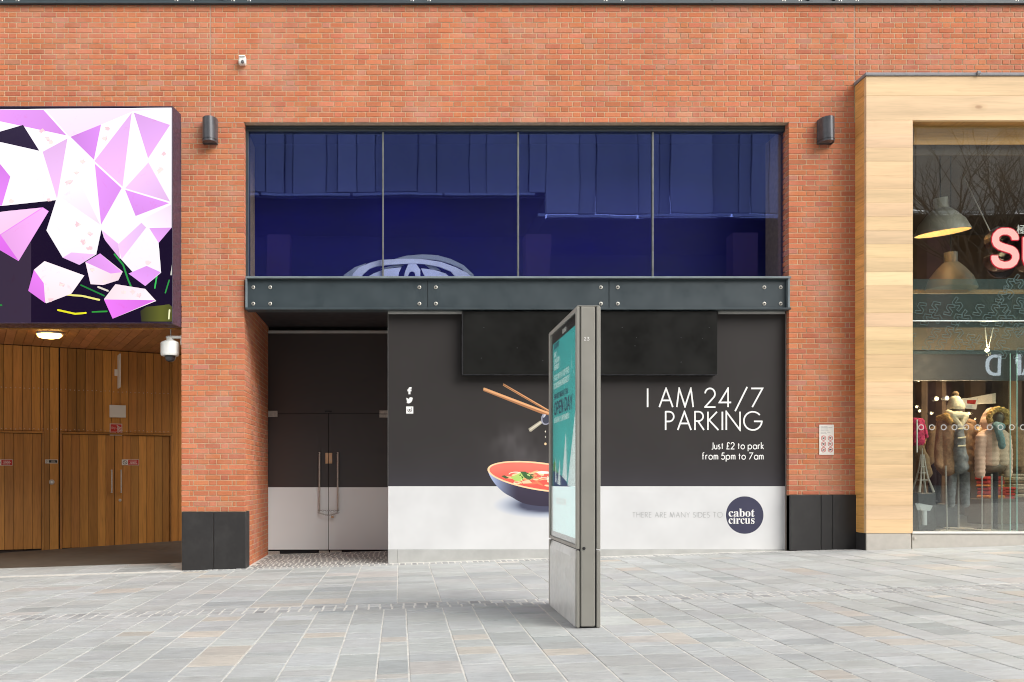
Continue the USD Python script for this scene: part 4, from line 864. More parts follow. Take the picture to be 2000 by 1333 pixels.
def nsl(nm, poly, m): part(ns, nm, extr(poly, .0008, (0, YN - .0002, 0)), M[m])
kx = lambda p: X(1540 + p / 8.33, YN); kz = lambda p: Z(800 + p / 8.33, YN)
nsl('small_print', unary_union([sbox(kx(a), kz(y + 7), kx(b), kz(y)) for y, sp in ((272, ((525, 560), (566, 632))), (292, ((525, 575), (580, 640), (650, 712))), (316, ((525, 555), (565, 640))), (346, ((525, 590), (597, 650))), (368, ((525, 560), (566, 610), (630, 680))), (392, ((525, 580), (586, 622)))) for a, b in sp]), 'letter_grey')
for i, (cx, cz) in enumerate(((570, 468), (682, 468), (570, 564), (682, 564), (570, 657), (682, 657))):
    r = 41 / 8.33 / S(YN); c = (kx(cx), kz(cz))
    nsl('prohibition_circle', unary_union([ring(*c, r, r, .2), LineString([(c[0] - r * .66, c[1] + r * .66), (c[0] + r * .66, c[1] - r * .66)]).buffer(r * .07)]), 'sign_red')
    rr2 = random.Random(i); nsl('pictogram', unary_union([Point(c[0] + rr2.uniform(-.3, .3) * r, c[1] + rr2.uniform(-.3, .3) * r).buffer(r * rr2.uniform(.14, .24), quad_segs=3) for _ in range(3)] + [LineString([(c[0] - r * .3, c[1] - r * .35), (c[0] + r * .3, c[1] + r * .3)]).buffer(r * .1)]), 'sign_black')

# ------------------------------------------------------------------ advertising kiosk
K0, K1 = -5.68, -4.40
kxl, kxr = X(1126.5, K0), X(1173, K0)
zk0, zk1 = .046, Z(599, K0); zsplit = Z(1073, K0)
kio = thing('advertising_kiosk', ((kxl + kxr) / 2, (K0 + K1) / 2, zk0), 'tall grey advertising kiosk with a turquoise poster, standing in front of the hoarding', 'kiosk')
a1, a2, b1, b2 = X(1132.5, K0), X(1134.5, K0), X(1162.5, K0), X(1165, K0)
part(kio, 'core', box(a2, b1, K0, K1, zk0 + .012, zk1, .006), M['kiosk'])
part(kio, 'gasket', box(a1 - .002, b2 + .002, K0 + .012, K1 - .012, zk0 + .02, zk1 - .004), M['rubber'])
part(kio, 'foot', box(kxl + .02, kxr - .02, K0 + .02, K1 - .02, -.03, zk0 + .011), M['rubber'])
def case(x0, x1, out):                            # a door frame round the glass on one side
    f = .075; z0, z1 = zsplit, zk1
    for nm, y0, y1, c, d in (('door_stile', K0, K0 + .06, z0, z1), ('door_stile', K1 - .06, K1, z0, z1), ('door_rail', K0 + .061, K1 - .061, z1 - .03, z1), ('door_rail', K0 + .061, K1 - .061, z0, z0 + .03)): part(kio, nm, box(x0, x1, y0, y1, c, d, .004), M['kiosk'])
    # lower panel, its top edge sloping in
    x_in = x1 if out < 0 else x0; x_out = x0 if out < 0 else x1
    pts = [(x_in, zk0), (x_out, zk0), (x_out, zsplit - .075), (x_in + out * .004, zsplit - .012), (x_in, zsplit - .012)]
    q = Polygon([(p[0], p[1]) for p in pts]); m = trimesh.creation.extrude_polygon(q.buffer(0), K1 - K0 - .12, engine='earcut')
    v = m.vertices; part(kio, 'lower_panel', trimesh.Trimesh(np.c_[v[:, 0], K0 + .06 + v[:, 2], v[:, 1]], m.faces[:, ::-1], process=False), M['kiosk_light'])
    for y0 in (K0, K1 - .058): part(kio, 'corner_post', box(x0, x1, y0, y0 + .058, zk0 + .004, zsplit - .012, .004), M['kiosk'])
case(kxl, a1 - .002, -1); case(b2 + .002, kxr, 1)
part(kio, 'glass', box(kxl + .008, kxl + .012, K0 + .061, K1 - .061, zsplit + .031, zk1 - .031), M['kiosk_glass'])
part(kio, 'glass', box(kxr - .012, kxr - .008, K0 + .061, K1 - .061, zsplit + .031, zk1 - .031), M['kiosk_glass'])
# the poster behind the glass: u from the far edge towards the street, v up
pu, pz0, pz1 = K1 - K0 - .124, zsplit + .032, zk1 - .032; PH = pz1 - pz0
xp = kxl + .018; kO, kU, kV = (xp, K1 - .062, pz0), (0, -1, 0), (0, 0, 1)
mb, mt = .045, .085
def teal(u, v):
    n = meshkit.fbm(np.array([[u * 2.2, v * 1.6, 4.0]]), 4, 2)[0]; k = v / PH
    return lin(52, 168, 168) * (1 - .35 * (n - .2)) + lin(120, 215, 195) * max(0, .6 - abs(k - .45)) * .32
vm_ = lambda v: .245 + (v - .34) * (1.16 if v < .7 else 1.13)
P_ = lambda pts: Polygon([(u * pu, vm_(v) * PH) for u, v in pts])
pic = sbox(mb, .04, pu - mb, PH - mt)
# heights on the poster: read at its far edge
vz = lambda py, px: (Z(py, -DIST + FOC / 1) if False else 0)
lay_p = [(sbox(0, 0, pu, PH), lin(14, 16, 17)), (pic, teal, .09), (sbox(mb, .04, pu - mb, .245 * PH), lin(170, 205, 205))]  # pale lower strip: the hoarding's reflection painted into the poster
lay_p += [(P_([(.06, .345), (.06, .43), (.12, .455), (.18, .42), (.26, .40), (.3, .345)]), lin(88, 150, 78)), (P_([(.06, .34), (.06, .405), (.2, .40), (.4, .385), (.6, .36), (.7, .34)]), lin(24, 62, 105)),
          (P_([(.14, .36), (.2, .355), (.17, .47)]), lin(225, 235, 235)), (P_([(.24, .35), (.36, .345), (.345, .455)]), lin(225, 236, 236)), (P_([(.44, .38), (.62, .36), (.585, .56)]), lin(226, 238, 236)), (P_([(.64, .345), (.955, .34), (.955, .66)]), lin(228, 240, 238)),
          (P_([(.78, .90), (.80, .84), (.815, .80), (.80, .82)]), lin(215, 240, 235)), (P_([(.84, .80), (.9, .77), (.87, .79)]), lin(215, 240, 235))]
lay_p = [(g.intersection(sbox(0, 0, pu, PH)), *r) for g, *r in lay_p]
m, t = flat(lay_p, kO, kU, kV); part(kio, 'poster', m, M['print_gloss'], tone=t)
M['navy'] = mat('navy_ink', (.02, .05, .15), .4); M['pale_ink'] = mat('pale_ink', (.70, .84, .81), .4, emit=.6 / GAIN)
def ptext(s, u0, u1, v, h, m):
    for w in words(fit(font_text(s, bold=3), u0 * pu, u1 * pu, (v * 1.05 + .045 if v > .4 else v - .09) * PH, h * PH)): part(kio, 'poster_lettering', extr(w, .0008, (xp - .0006, K1 - .062, pz0), kU, kV), M[m])
ptext('DISCOVER', .1, .31, .835, .024, 'navy'); ptext('NEW', .1, .2, .795, .024, 'pale_ink'); ptext('LONDON', .1, .32, .765, .024, 'pale_ink'); ptext('UNIVERSITY', .1, .32, .735, .024, 'pale_ink')
ptext('STUDY WITH A TOP FIVE', .09, .70, .685, .027, 'pale_ink'); ptext('UK MODERN UNIVERSITY', .09, .72, .648, .027, 'pale_ink'); ptext('FIND OUT MORE AT OUR', .1, .66, .598, .025, 'navy'); ptext('OPEN DAY', .1, .83, .525, .062, 'navy'); ptext('SATURDAY 12 NOVEMBER', .1, .69, .488, .025, 'pale_ink'); ptext('BOOK NOW', .2, .6, .25, .03, 'letter_white')
part(kio, 'maker_mark', extr(sbox(.44 * pu, PH - .065, .6 * pu, PH - .03), .0008, (xp - .0006, K1 - .062, pz0), kU, kV), M['letter_white'])
part(kio, 'number_plate', extr(fit(font_text('23', bold=1), X(1140.5, K0), X(1151, K0), Z(665.5, K0), 6.8 / S(K0)), .001, (0, K0 - .0006, 0)), M['letter_white'])
part(kio, 'lock', lathe([(0, 0), (.012, 0), (.012, .004), (.005, .006), (0, .006)], (X(1140.5, K0), K0, Z(1071.5, K0)), 14, 'y'), M['rubber'])
part(kio, 'top_cap', box(kxl + .004, kxr - .004, K0 + .004, K1 - .004, zk1 + .0005, zk1 + .008, .003), M['kiosk'])
# ------------------------------------------------------------------ timber shopfront on the right
YF, YG = -.305, -.16
shop = thing('timber_shopfront', (X(1738, YF), YF, .2), 'shopfront framed in pale horizontal timber boards with a stone base', 'shopfront')
fx0, fx1 = X(1692, YF), X(1783, YF); fz0, fzh, fz1 = Z(1042, YF), Z(235, YF), Z(149, YF)
FXE = X(2620, YF)
def ptone(): return np.ones(3) * rnd.gauss(1, .032) * np.array([1, rnd.uniform(.97, 1.03), rnd.uniform(.92, 1.06)])
z, i = fz0, 0
nrow = round((fzh - fz0) / .186); hh = (fzh - fz0) / nrow
for k in range(nrow):
    z = fz0 + k * hh; d = rnd.uniform(-.001, .002)
    part(shop, 'board', box(fx0, fx1, YF + d, YF + .06, z + .0004, z + hh - .0004, .0012), M['timber'], tone=ptone())
for a, b in ((fzh, (fzh + fz1) / 2 + .03), ((fzh + fz1) / 2 + .03, fz1)):
    d = rnd.uniform(-.001, .002); part(shop, 'board', box(fx0, FXE, YF + d, YF + .06, a + .0008, b - .0008, .0018), M['timber'], tone=ptone())
n = 26; hh = (fz1 - fz0) / n
for k in range(n): part(shop, 'return_board', box(fx0, fx0 + .03, YF + .061, -.002, fz0 + k * hh + .001, fz0 + (k + 1) * hh - .001, .002), M['timber_side'], tone=ptone())
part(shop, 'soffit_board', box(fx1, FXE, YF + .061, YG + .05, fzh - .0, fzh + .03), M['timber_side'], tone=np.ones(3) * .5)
fl = []
for a, b in ((fx0 - .02, X(1880)), (X(1880) + .002, X(2630))):
    part(shop, 'lead_flashing', box(a, b, YF - .02, -.002, fz1 + .001, fz1 + .045, .008), M['lead'])
part(shop, 'lead_roll', cyl((X(1879), YF - .018, fz1 + .03), (X(1884), YF - .022, fz1 + .028), .03, 10), M['lead'])
part(shop, 'base_stone', box(fx0 + .004, X(1780, YF), YF + .004, -.05, -.1, fz0 - .003, .004), M['limestone'])
part(shop, 'side_stone', box(fx0 - .0, fx0 + .0035, YF + .02, -.002, -.1, fz0 - .003), M['granite'])
part(shop, 'sill_stone', box(X(1782, YF) , FXE, YF + .01, .0, -.1, Z(1044, YF), .004), M['limestone'])
part(shop, 'sill', box(X(1782, YF), FXE, YF - .004, YG + .05, Z(1043, YF), Z(1039.5, YF), .003), M['sill'])
part(shop, 'stone_fixing', lathe([(0, 0), (.022, 0), (.02, .01), (0, .014)], (X(1787, YF), YF + .009, Z(1052, YF)), 16, 'y'), M['steel_brushed'])
gz0, gz1 = Z(1039, YG), fzh + .001
gsp = [1784, 2090]
part(shop, 'glass_pane', box(X(1780, YG), FXE, YG, YG + .012, gz0, Z(628, YG)), M['shop_glass'])
part(shop, 'glass_pane', box(X(1780, YG), FXE, YG, YG + .012, Z(626, YG), gz1), M['shop_glass'])
part(shop, 'glazing_bead', box(X(1780, YG), FXE, YG - .004, YG + .016, Z(628, YG) + .001, Z(626, YG) - .001), mat('glazing_bead', (.75, .8, .78), .3))
M['fin'] = pane('glass_fin', (.86, .95, .92), (1, 1, 1), .0); M['fin_edge'] = mat('glass_edge', (.28, .5, .44), .2, var=.1)
for px in (1961, 1974): 
    for ya in (YG + .03,):
        part(part(shop, 'glass_fin', trimesh.Trimesh([(X(px), YG + .036, gz0), (X(px), .25, gz0), (X(px), .25, Z(693)), (X(px), YG + .036, Z(693))], [[0, 1, 2], [0, 2, 3]], process=False), M['fin']) if ya < .2 else f'{shop}/glass_fin' + ('' if px == 1961 else '_001'), 'polished_edge', box(X(px) - .006, X(px) + .006, ya, ya + .006, gz0, Z(693)), M['fin_edge'])
dots = [1799, 1820, 1843, 1864, 1887, 1909, 1933, 1954, 1976, 1998]
M['vinyl'] = mat('frosted_vinyl', (.42, .42, .4), .5)
for p in dots: part(shop, 'glass_ring', extr(ring(X(p, YG), Z(835, YG), 5.6 / S(YG), 5.6 / S(YG), .26), .0008, (0, YG - .0012, 0)), M['vinyl'])
# turquoise film with outlined angular signs on the glass
M['film'] = usdkit.material(stage, '/World/Looks/turquoise_film', {'t': ('transparent_bsdf', {'color': (.92, .98, .975)}), 'd': ('diffuse_bsdf', {'color': (.13, .20, .20)}), 'm': ('mix_closure', {'fac': .10})}, [('t.BSDF', 'm.closure1'), ('d.BSDF', 'm.closure2')], surface='m.closure')
part(shop, 'turquoise_film', box(X(1784, YG), FXE, YG + .0125, YG + .0135, Z(692, YG), Z(545, YG)), M['film'])
M['film_line'] = mat('turquoise_line', (0.04, 0.085, 0.08), .5)
glyph = [(0, .2), (.0, 0), (.42, .0), (.42, .42), (.0, .62), (.0, 1.0), (.45, 1.0), (.45, .8)]
sg = LineString([(.0, .0), (.5, .18), (.5, .40), (.08, .58), (.08, .8), (.58, 1.0)]).buffer(.12, cap_style='flat', join_style='mitre')
sgl = sg.boundary.buffer(.02)
r4 = random.Random(11); gy_, row = 562, 0
while gy_ < 690:
    gx_ = 1786 + (row % 2) * 13
    while gx_ < 2010:
        g = affinity.rotate(affinity.scale(sgl, 22 / S(YG), 22 / S(YG), origin=(0, 0)), -28 + r4.choice((0, 0, 180, 60)), origin=(0, 0))
        ok = gy_ > 590 or gx_ > 1935 or r4.random() < .0
        if ok: part(shop, 'film_sign', extr(affinity.translate(g, X(gx_ + r4.uniform(-3, 3), YG), Z(gy_ + r4.uniform(-3, 3), YG)), .0006, (0, YG - .0011, 0)), M['film_line'])
        gx_ += 29
    gy_ += 24; row += 1
# interior
M['far_black'] = mat('dark_bulkhead', (.014, .014, .015), .6); M['in_wall'] = mat('shop_wall', (.10, .065, .04), .8, var=.4, scale=2.5); M['in_ceiling'] = mat('shop_ceiling', (.055, .042, .035), .8, var=.3); M['in_floor'] = mat('shop_platform', (.05, .05, .052), .35, var=.2)
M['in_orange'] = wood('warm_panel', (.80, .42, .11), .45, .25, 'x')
ZP = .43
room = thing('shop_interior', (X(1950, 2), 2.2, ZP), 'dim brown interior of the clothing shop behind the large glass pane', 'shop interior')
RX0, RX1 = X(1765, 0), X(1780, 0) + 9
part(room, 'platform', box(RX0, RX1, -.10, 6, ZP - .1, ZP), M['in_floor'])
part(room, 'ceiling', box(RX0, RX1, .0, 6, 6.2, 6.25), M['in_ceiling'])
part(room, 'back_wall', box(RX0, RX1, 6, 6.1, ZP, 6.25), M['in_wall'])
part(room, 'side_wall', box(RX0 - .1, RX0, -.05, 6, ZP, 6.25), M['in_wall']); part(room, 'side_wall', box(RX1, RX1 + .1, -.05, 6, ZP, 6.25), M['in_wall'])
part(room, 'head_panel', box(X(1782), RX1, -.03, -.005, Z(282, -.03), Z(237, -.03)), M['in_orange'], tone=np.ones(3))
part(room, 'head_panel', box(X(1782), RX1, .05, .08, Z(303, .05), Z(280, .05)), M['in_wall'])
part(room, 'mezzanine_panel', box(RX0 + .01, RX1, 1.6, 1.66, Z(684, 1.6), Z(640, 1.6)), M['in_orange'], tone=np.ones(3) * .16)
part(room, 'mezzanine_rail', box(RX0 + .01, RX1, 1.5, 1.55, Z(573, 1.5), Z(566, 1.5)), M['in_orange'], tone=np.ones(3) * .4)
part(room, 'bulkhead', box(RX0 + .01, RX1, 1.7, 1.75, Z(744, 1.7), Z(686, 1.7)), M['far_black'])
for x0, x1, y, c in ((1800, 1812, 4.5, .5), (1840, 1848, 4.4, .3), (1896, 1925, 5.2, 1.2), (1985, 1996, 3.4, 1.6)): part(room, 'pillar', box(X(x0, y), X(x1, y), y, y + .2, ZP, Z(742, y)), M['in_wall'])
part(room, 'sloped_panel', trimesh.Trimesh(*(lambda P: (np.array(P), np.array([[0, 1, 2], [0, 2, 3], [4, 6, 5], [4, 7, 6], [0, 4, 5], [0, 5, 1], [1, 5, 6], [1, 6, 2], [2, 6, 7], [2, 7, 3], [3, 7, 4], [3, 4, 0]])))([(X(1885, 4), y, Z(779, 4)) for y in (4.0,)] + [(X(1945, 4), 4.0, Z(768, 4)), (X(1945, 4), 4.0, Z(788, 4)), (X(1885, 4), 4.0, Z(790, 4))] + [(X(1885, 4), 4.1, Z(779, 4)), (X(1945, 4), 4.1, Z(768, 4)), (X(1945, 4), 4.1, Z(788, 4)), (X(1885, 4), 4.1, Z(790, 4))]), process=False), M['limestone'])
SPOT_W = 2.8
M['spot_glow'] = glow('spot_glow', (1, .72, .35), 5 / GAIN); M['green_glow'] = glow('green_glow', (.05, 1, .2), 3 / GAIN)
for i, (px, py, y, r) in enumerate(((1829, 779, 3.2, .035), (1849.5, 778, 3.2, .035), (1840, 779.5, 3.6, .015), (1790, 795, 2.4, .02), (1819, 808, 3.4, .02), (1794, 744, 2.2, .014), (1796, 803, 3, .022), (1892, 808, 3, .025), (1904, 819, 4, .012))):
    c = np.array([X(px, y), y, Z(py, y)]); d = thing('spotlight', c, 'lit shop spotlight ' + ('left of the bobble hat, the larger one further left', 'just left of the bobble hat', 'tiny, between the two larger ones left of the bobble hat', 'low at the left edge of the shop window', 'low, above the shoulder of the tan coat', 'highest, at the left edge under the dark bulkhead', 'low at the left, above the pink flowered garment', 'right beside the cream scarf', 'tiny, between the two big mannequins')[i], 'spotlight')
    sl = UsdLux.SphereLight.Define(stage, number(d, 'lamp_light')); sl.CreateRadiusAttr(.03); sl.CreateIntensityAttr(1.0); sl.CreateNormalizeAttr(True); sl.CreateIntensityAttr(SPOT_W); sl.CreateColorAttr(Gf.Vec3f(1, .72, .42)); sl.AddTranslateOp().Set(Gf.Vec3d(0, -.06, 0))
    part(d, 'bulb', lathe([(0, 0), (r, .003), (r * .8, .012), (0, .016)], c, 12, 'y'), M['spot_glow'])
    part(d, 'housing', lathe([(r * 1.15, -.09), (r * 1.25, .0), (r * 1.1, .002), (r * 1.0, -.09)], c, 12, 'y'), M['black_metal'])
# pendants
def pendant(px, py_top, py_neck, py_sh, py_bot, w, Y, tilt, label):
    x = X(px, Y); s = S(Y); r = w / 2 / s
    t = thing('pendant_lamp', (x, Y, Z(py_sh, Y)), label, 'pendant lamp', None)
    zb, zs, zn, ztp = Z(py_bot, Y), Z(py_sh, Y), Z(py_neck, Y), Z(py_top, Y)
    R = trimesh.transformations.rotation_matrix(math.radians(tilt[0]), [1, 0, 0], (x, Y, zs)) @ trimesh.transformations.rotation_matrix(math.radians(tilt[1]), [0, 1, 0], (x, Y, zs))
    prof = [(r, zb), (r * .99, zb + .02), (r * .82, zb + (zs - zb) * .45), (r * .52, zb + (zs - zb) * .8), (r * .3, zs)]
    inner = [(a - .006 if a > .03 else a, b - .003) for a, b in prof][::-1]
    m = lathe(prof + inner[:-1] + [(r - .006, zb), (r, zb)], (x, Y, 0), 36); m.apply_transform(R); part(t, 'shade', m, M['shade' if tilt[1] else 'shade_dark'], smooth=30)
    m = lathe([(0, zs - .03), (r * .28, zs - .03), (r * .62, zb + (zs - zb) * .62), (r * .95, zb + .012), (r * .97, zb + .004), (0, zb + .02)][::-1], (x, Y, 0), 32)
    prof2 = [(r * .972, zb + .003), (r * .80, zb + (zs - zb) * .44), (r * .5, zb + (zs - zb) * .78), (0, zs - .03)]
    m = lathe(prof2, (x, Y, 0), 32); m.apply_transform(R); part(t, 'inner_shade', m, M['shade_in' if tilt[1] else 'shade_dark'], smooth=30)
    m = lathe([(0, zs), (r * .26, zs), (r * .26, zn), (0, zn)], (x, Y, 0), 20); m.apply_transform(R); part(t, 'neck', m, M['neck' if tilt[1] else 'shade_dark'], smooth=30)
    top = (np.array([x, Y, zn, 1.0]) @ R.T)[:3]
    part(t, 'cable', cyl(top, (top[0], Y, 6.2), .008, 6), M['black_metal'])
    sl = UsdLux.SphereLight.Define(stage, number(t, 'lamp_light')); sl.CreateRadiusAttr(.06); sl.CreateNormalizeAttr(True); sl.CreateIntensityAttr(SPOT_W * (.35 if tilt[1] else .12)); sl.CreateColorAttr(Gf.Vec3f(1, .74, .42)); sl.AddTranslateOp().Set(Gf.Vec3d(0, 0, -.12))
M['shade_dark'] = mat('far_lamp_shade', (.17, .155, .125), .5, var=.1); M['shade'] = mat('lamp_shade', (.30, .28, .23), .45, var=.1); M['shade_in'] = mat('lamp_inside', (.80, .56, .26), .5, var=.05, emit=.14); M['neck'] = mat('lamp_neck', (.42, .40, .34), .5)
pendant(1838, 300, 388, 408, 455, 98, .9, (4, -6), 'large grey pendant lamp with a warm yellow inside, upper of the shop window pair')
pendant(1857, 300, 494, 514, 566, 92, 1.4, (0, 0), 'grey pendant lamp half behind the turquoise film, lower of the shop window pair')
# red lit letters
ysg = .42
M['neon'] = glow('pink_neon', (1.0, .50, .46), 1.5 / GAIN); M['neon_edge'] = glow('red_neon', (.95, .03, .06), .9 / GAIN); M['can'] = mat('letter_can', (.03, .012, .012), .35)
sgn = thing('lit_letter_sign', (X(1960, ysg), ysg, Z(530, ysg)), 'pinkish red lit letters hung inside the shop window', 'sign')
def lit(ch, px0, px1, pyb, pyt, cut=None):
    q = fit(font_text(ch, bold=4), X(px0, ysg), X(px1, ysg), Z(pyb, ysg), 1)
    a = q.bounds; q = affinity.affine_transform(q, [1, 0, 0, (Z(pyt, ysg) - Z(pyb, ysg)) / (a[3] - a[1]), 0, Z(pyb, ysg) - a[1] * (Z(pyt, ysg) - Z(pyb, ysg)) / (a[3] - a[1])])
    part(sgn, 'letter_case', extr(q.buffer(.012), .15, (0, ysg + .16, 0)), M['can'])
    e = part(sgn, 'letter_edge', extr(q.buffer(.008), .004, (0, ysg + .006, 0)), M['neon_edge'])
    part(e, 'letter_face', extr(q.buffer(-.005), .004, (0, ysg + .001, 0)), M['neon'])
lit('S', 1935.5, 1991, 525.5, 445); lit('u', 1997, 2040, 525.5, 463)
jk = thing('small_white_lettering', (X(1993, ysg), ysg, Z(458, ysg)), 'small white character to the right of the red lit letter', 'sign')
try:
    q = fit(font_text('極', 'Noto Sans CJK Regular.woff2'), X(1985, ysg), X(2004, ysg), Z(456, ysg), 14 / S(ysg)); part(jk, 'character', extr(q, .01, (0, ysg, 0)), M['letter_white'])
except Exception: pass
part(sgn, 'support', cyl((X(1880, 1.0), 1.0, Z(340, 1.0)), (X(1935, ysg + .3), ysg + .3, Z(455, ysg + .3)), .008, 8), M['steel_brushed'])
part(sgn, 'shadow_board', extr(fit(font_text('S', bold=9), X(1926, .62), X(1985, .62), Z(533, .62), 82 / S(.62)), .02, (0, .64, 0)), M['can'])  # dark S-shaped sheet standing in for the shadow behind the letter
# a lamp on a bracket high in the window
c = np.array([X(1928, .7), .7, Z(684.5, .7)])
sp = thing('window_spotlight', c, 'lit round bulb under the turquoise film beside the white mirrored letters', 'spotlight')
sl = UsdLux.SphereLight.Define(stage, number(sp, 'lamp_light')); sl.CreateRadiusAttr(.03); sl.CreateNormalizeAttr(True); sl.CreateIntensityAttr(SPOT_W * 4); sl.CreateColorAttr(Gf.Vec3f(1, .74, .46)); sl.AddTranslateOp().Set(Gf.Vec3d(0, -.06, -.06))
part(sp, 'bulb', trimesh.creation.icosphere(2, .028).apply_translation(c), glow('bulb', (1, .72, .42), 30 / GAIN), smooth=True)
part(sp, 'arm', cyl(c + [0, 0, .03], (c[0] - .03, .7, Z(640, .7)), .007, 6), M['steel_brushed']); part(sp, 'arm', cyl(c + [.02, 0, .03], (c[0] + .09, .7, Z(640, .7)), .007, 6), M['steel_brushed'])
# ------------------------------------------------------------------ shop window figures
def solid(chains, ref=.02, it=8):
    parts_ = []
    for ch in chains:
        for (p, a), (q, b) in zip(ch[:-1], ch[1:]):
            parts_.append(manifold3d.Manifold.batch_hull([manifold3d.Manifold.sphere(a, 20).translate(tuple(p)), manifold3d.Manifold.sphere(b, 20).translate(tuple(q))]))
    m = manifold3d.Manifold.batch_boolean(parts_, manifold3d.OpType.Add).refine_to_length(ref).to_mesh()
    t = trimesh.Trimesh(m.vert_properties[:, :3], m.tri_verts, process=True); trimesh.smoothing.filter_taubin(t, iterations=it); return t
def rough(m, amp, f, seed):
    v = np.array(m.vertices); n = m.vertex_normals; v += n * ((meshkit.fbm(v * f, 3, seed) - .5) * amp)[:, None]; return trimesh.Trimesh(v, m.faces, process=False)
def squash(m, y0, k): v = np.array(m.vertices); v[:, 1] = y0 + (v[:, 1] - y0) * k; return trimesh.Trimesh(v, m.faces, process=False)
cloth = lambda nm, c, v=.3, s=30, **k: mat(nm, c, .85, var=v, scale=s, bump=.006, bscale=60, spec=.2, **k)
M['cream'] = cloth('cream_knit', (.74, .63, .44), .15); M['coat'] = cloth('brown_coat', (.36, .21, .115)); M['grey_coat'] = cloth('grey_blue_coat', (.24, .24, .24), .5, 14); M['padded'] = cloth('pink_padded', (.74, .48, .36), .2, 8); M['fur'] = cloth('fur', (.46, .27, .09), .5, 60)
M['scarf'] = cloth('blue_grey_scarf', (.19, .27, .29)); M['tan'] = cloth('tan_coat', (.20, .13, .07)); M['mskin'] = mat('dark_mannequin', (.10, .07, .05), .45); M['trouser'] = cloth('black_trousers', (.010, .009, .010)); M['toggle'] = mat('pale_toggle', (.75, .62, .4), .5); M['flower'] = cloth('pink_flowers', (.5, .04, .10), .9, 28); M['hips'] = mat('brown_hips', (.14, .08, .05), .5)
def V(px, py, y): return np.array([X(px, y), y, Z(py, y)])
# figure with bobble hat and duffle coat
y1 = .95; s1 = S(y1); R = lambda p: p / s1
f1 = thing('mannequin', V(1868, 1000, y1), 'shop mannequin in a cream bobble hat and scarf with an open brown duffle coat', 'mannequin', None)
part(f1, 'head', solid([[(V(1867, 806, y1), R(15)), (V(1867, 795, y1), R(14)), (V(1867, 822, y1), R(8)), (V(1867, 838, y1), R(9))]]), M['mskin'], smooth=True)
part(f1, 'hat', rough(solid([[(V(1867, 795, y1), R(15.5)), (V(1865, 783, y1), R(11))], [(V(1856, 797, y1), R(5.5)), (V(1878, 797, y1), R(5.5))]]), .01, 60, 1), M['cream'], smooth=True)
part(f1, 'bobble', rough(solid([[(V(1865.5, 771, y1), R(6.5)), (V(1866, 772, y1), R(6.5))]], .01, 3), .02, 60, 2), M['tan'], smooth=True)
part(f1, 'scarf', rough(solid([[(V(1852, 806, y1 - .02), R(6)), (V(1860, 811, y1 - .1), R(7)), (V(1876, 811, y1 - .1), R(7)), (V(1886, 812, y1 - .03), R(6))], [(V(1862, 816, y1 - .1), R(6)), (V(1876, 832, y1 - .12), R(4))], [(V(1885, 815, y1 - .1), R(6)), (V(1876, 834, y1 - .12), R(4))]], .015, 6), .012, 50, 3), M['cream'], smooth=True)
m = solid([[(V(1842, 826, y1), R(8)), (V(1867, 824, y1), R(12)), (V(1893, 826, y1), R(8))], [(V(1850, 840, y1), R(17)), (V(1852, 880, y1), R(17)), (V(1850, 912, y1), R(19))], [(V(1884, 840, y1), R(16)), (V(1882, 880, y1), R(16)), (V(1886, 908, y1), R(17))], [(V(1840, 828, y1), R(9)), (V(1834, 870, y1), R(8)), (V(1834, 908, y1 - .05), R(7.5))], [(V(1896, 828, y1), R(9)), (V(1902, 870, y1), R(8)), (V(1903, 906, y1 - .05), R(7.5))]])
part(f1, 'coat', rough(m, .045, 9, 4), M['coat'], smooth=True)
part(f1, 'jacket', rough(solid([[(V(1872, 838, y1 - .12), R(9)), (V(1874, 880, y1 - .13), R(12)), (V(1876, 912, y1 - .11), R(14))]]), .04, 12, 5), M['grey_coat'], smooth=True)
part(f1, 'collar', rough(solid([[(V(1834, 818, y1), R(6)), (V(1848, 814, y1 - .08), R(7)), (V(1856, 824, y1 - .13), R(5))]], .015, 4), .03, 50, 6), M['fur'], smooth=True)
for py in (838, 856, 872): part(f1, 'toggle', cyl(V(1871, py, y1 - .24), V(1886, py - 1.5, y1 - .24), .011, 8), M['toggle'])
part(f1, 'pole', cyl(V(1872, 910, y1), (X(1872, y1), y1, ZP + .01), .012, 10), M['steel_brushed'])
part(f1, 'base', lathe([(0, ZP + .002), (.2, ZP + .002), (.2, ZP + .012), (0, ZP + .016)], (X(1872, y1), y1, 0), 28), M['steel_brushed'])
part(f1, 'trousers', rough(solid([[(V(1858, 915, y1), R(11)), (V(1858, 950, y1), R(9)), (V(1857, 985, y1), R(7))], [(V(1882, 915, y1), R(11)), (V(1884, 950, y1), R(9)), (V(1886, 985, y1), R(7))], [(V(1858, 915, y1), R(11)), (V(1882, 915, y1), R(11))]]), .02, 12, 7), M['grey_coat'], smooth=True)
# figure in the padded jacket
y2 = .75; s2 = S(y2); R = lambda p: p / s2
f2 = thing('mannequin', V(1944, 1000, y2), 'shop mannequin in a pinkish padded jacket with a fur hood and blue grey scarf', 'mannequin', None)
part(f2, 'head', solid([[(V(1948, 816, y2 - .04), R(11)), (V(1948, 830, y2 - .03), R(9)), (V(1946, 846, y2), R(9))]]), M['mskin'], smooth=True)
part(f2, 'hood', rough(solid([[(V(1932, 822, y2 + .08), R(15)), (V(1938, 812, y2 + .06), R(16)), (V(1950, 812, y2 + .12), R(12))], [(V(1930, 826, y2 + .05), R(14)), (V(1934, 842, y2 + .04), R(10))]]), .02, 14, 8), M['padded'], smooth=True)
arc_ = [(V(1950 + 18 * math.cos(a), 816 - 17 * math.sin(a), y2 - .10), R(5.2)) for a in np.linspace(-.7, 3.5, 12)]
part(f2, 'fur_trim', rough(solid([arc_], .012, 3), .05, 55, 9), M['fur'], smooth=True)
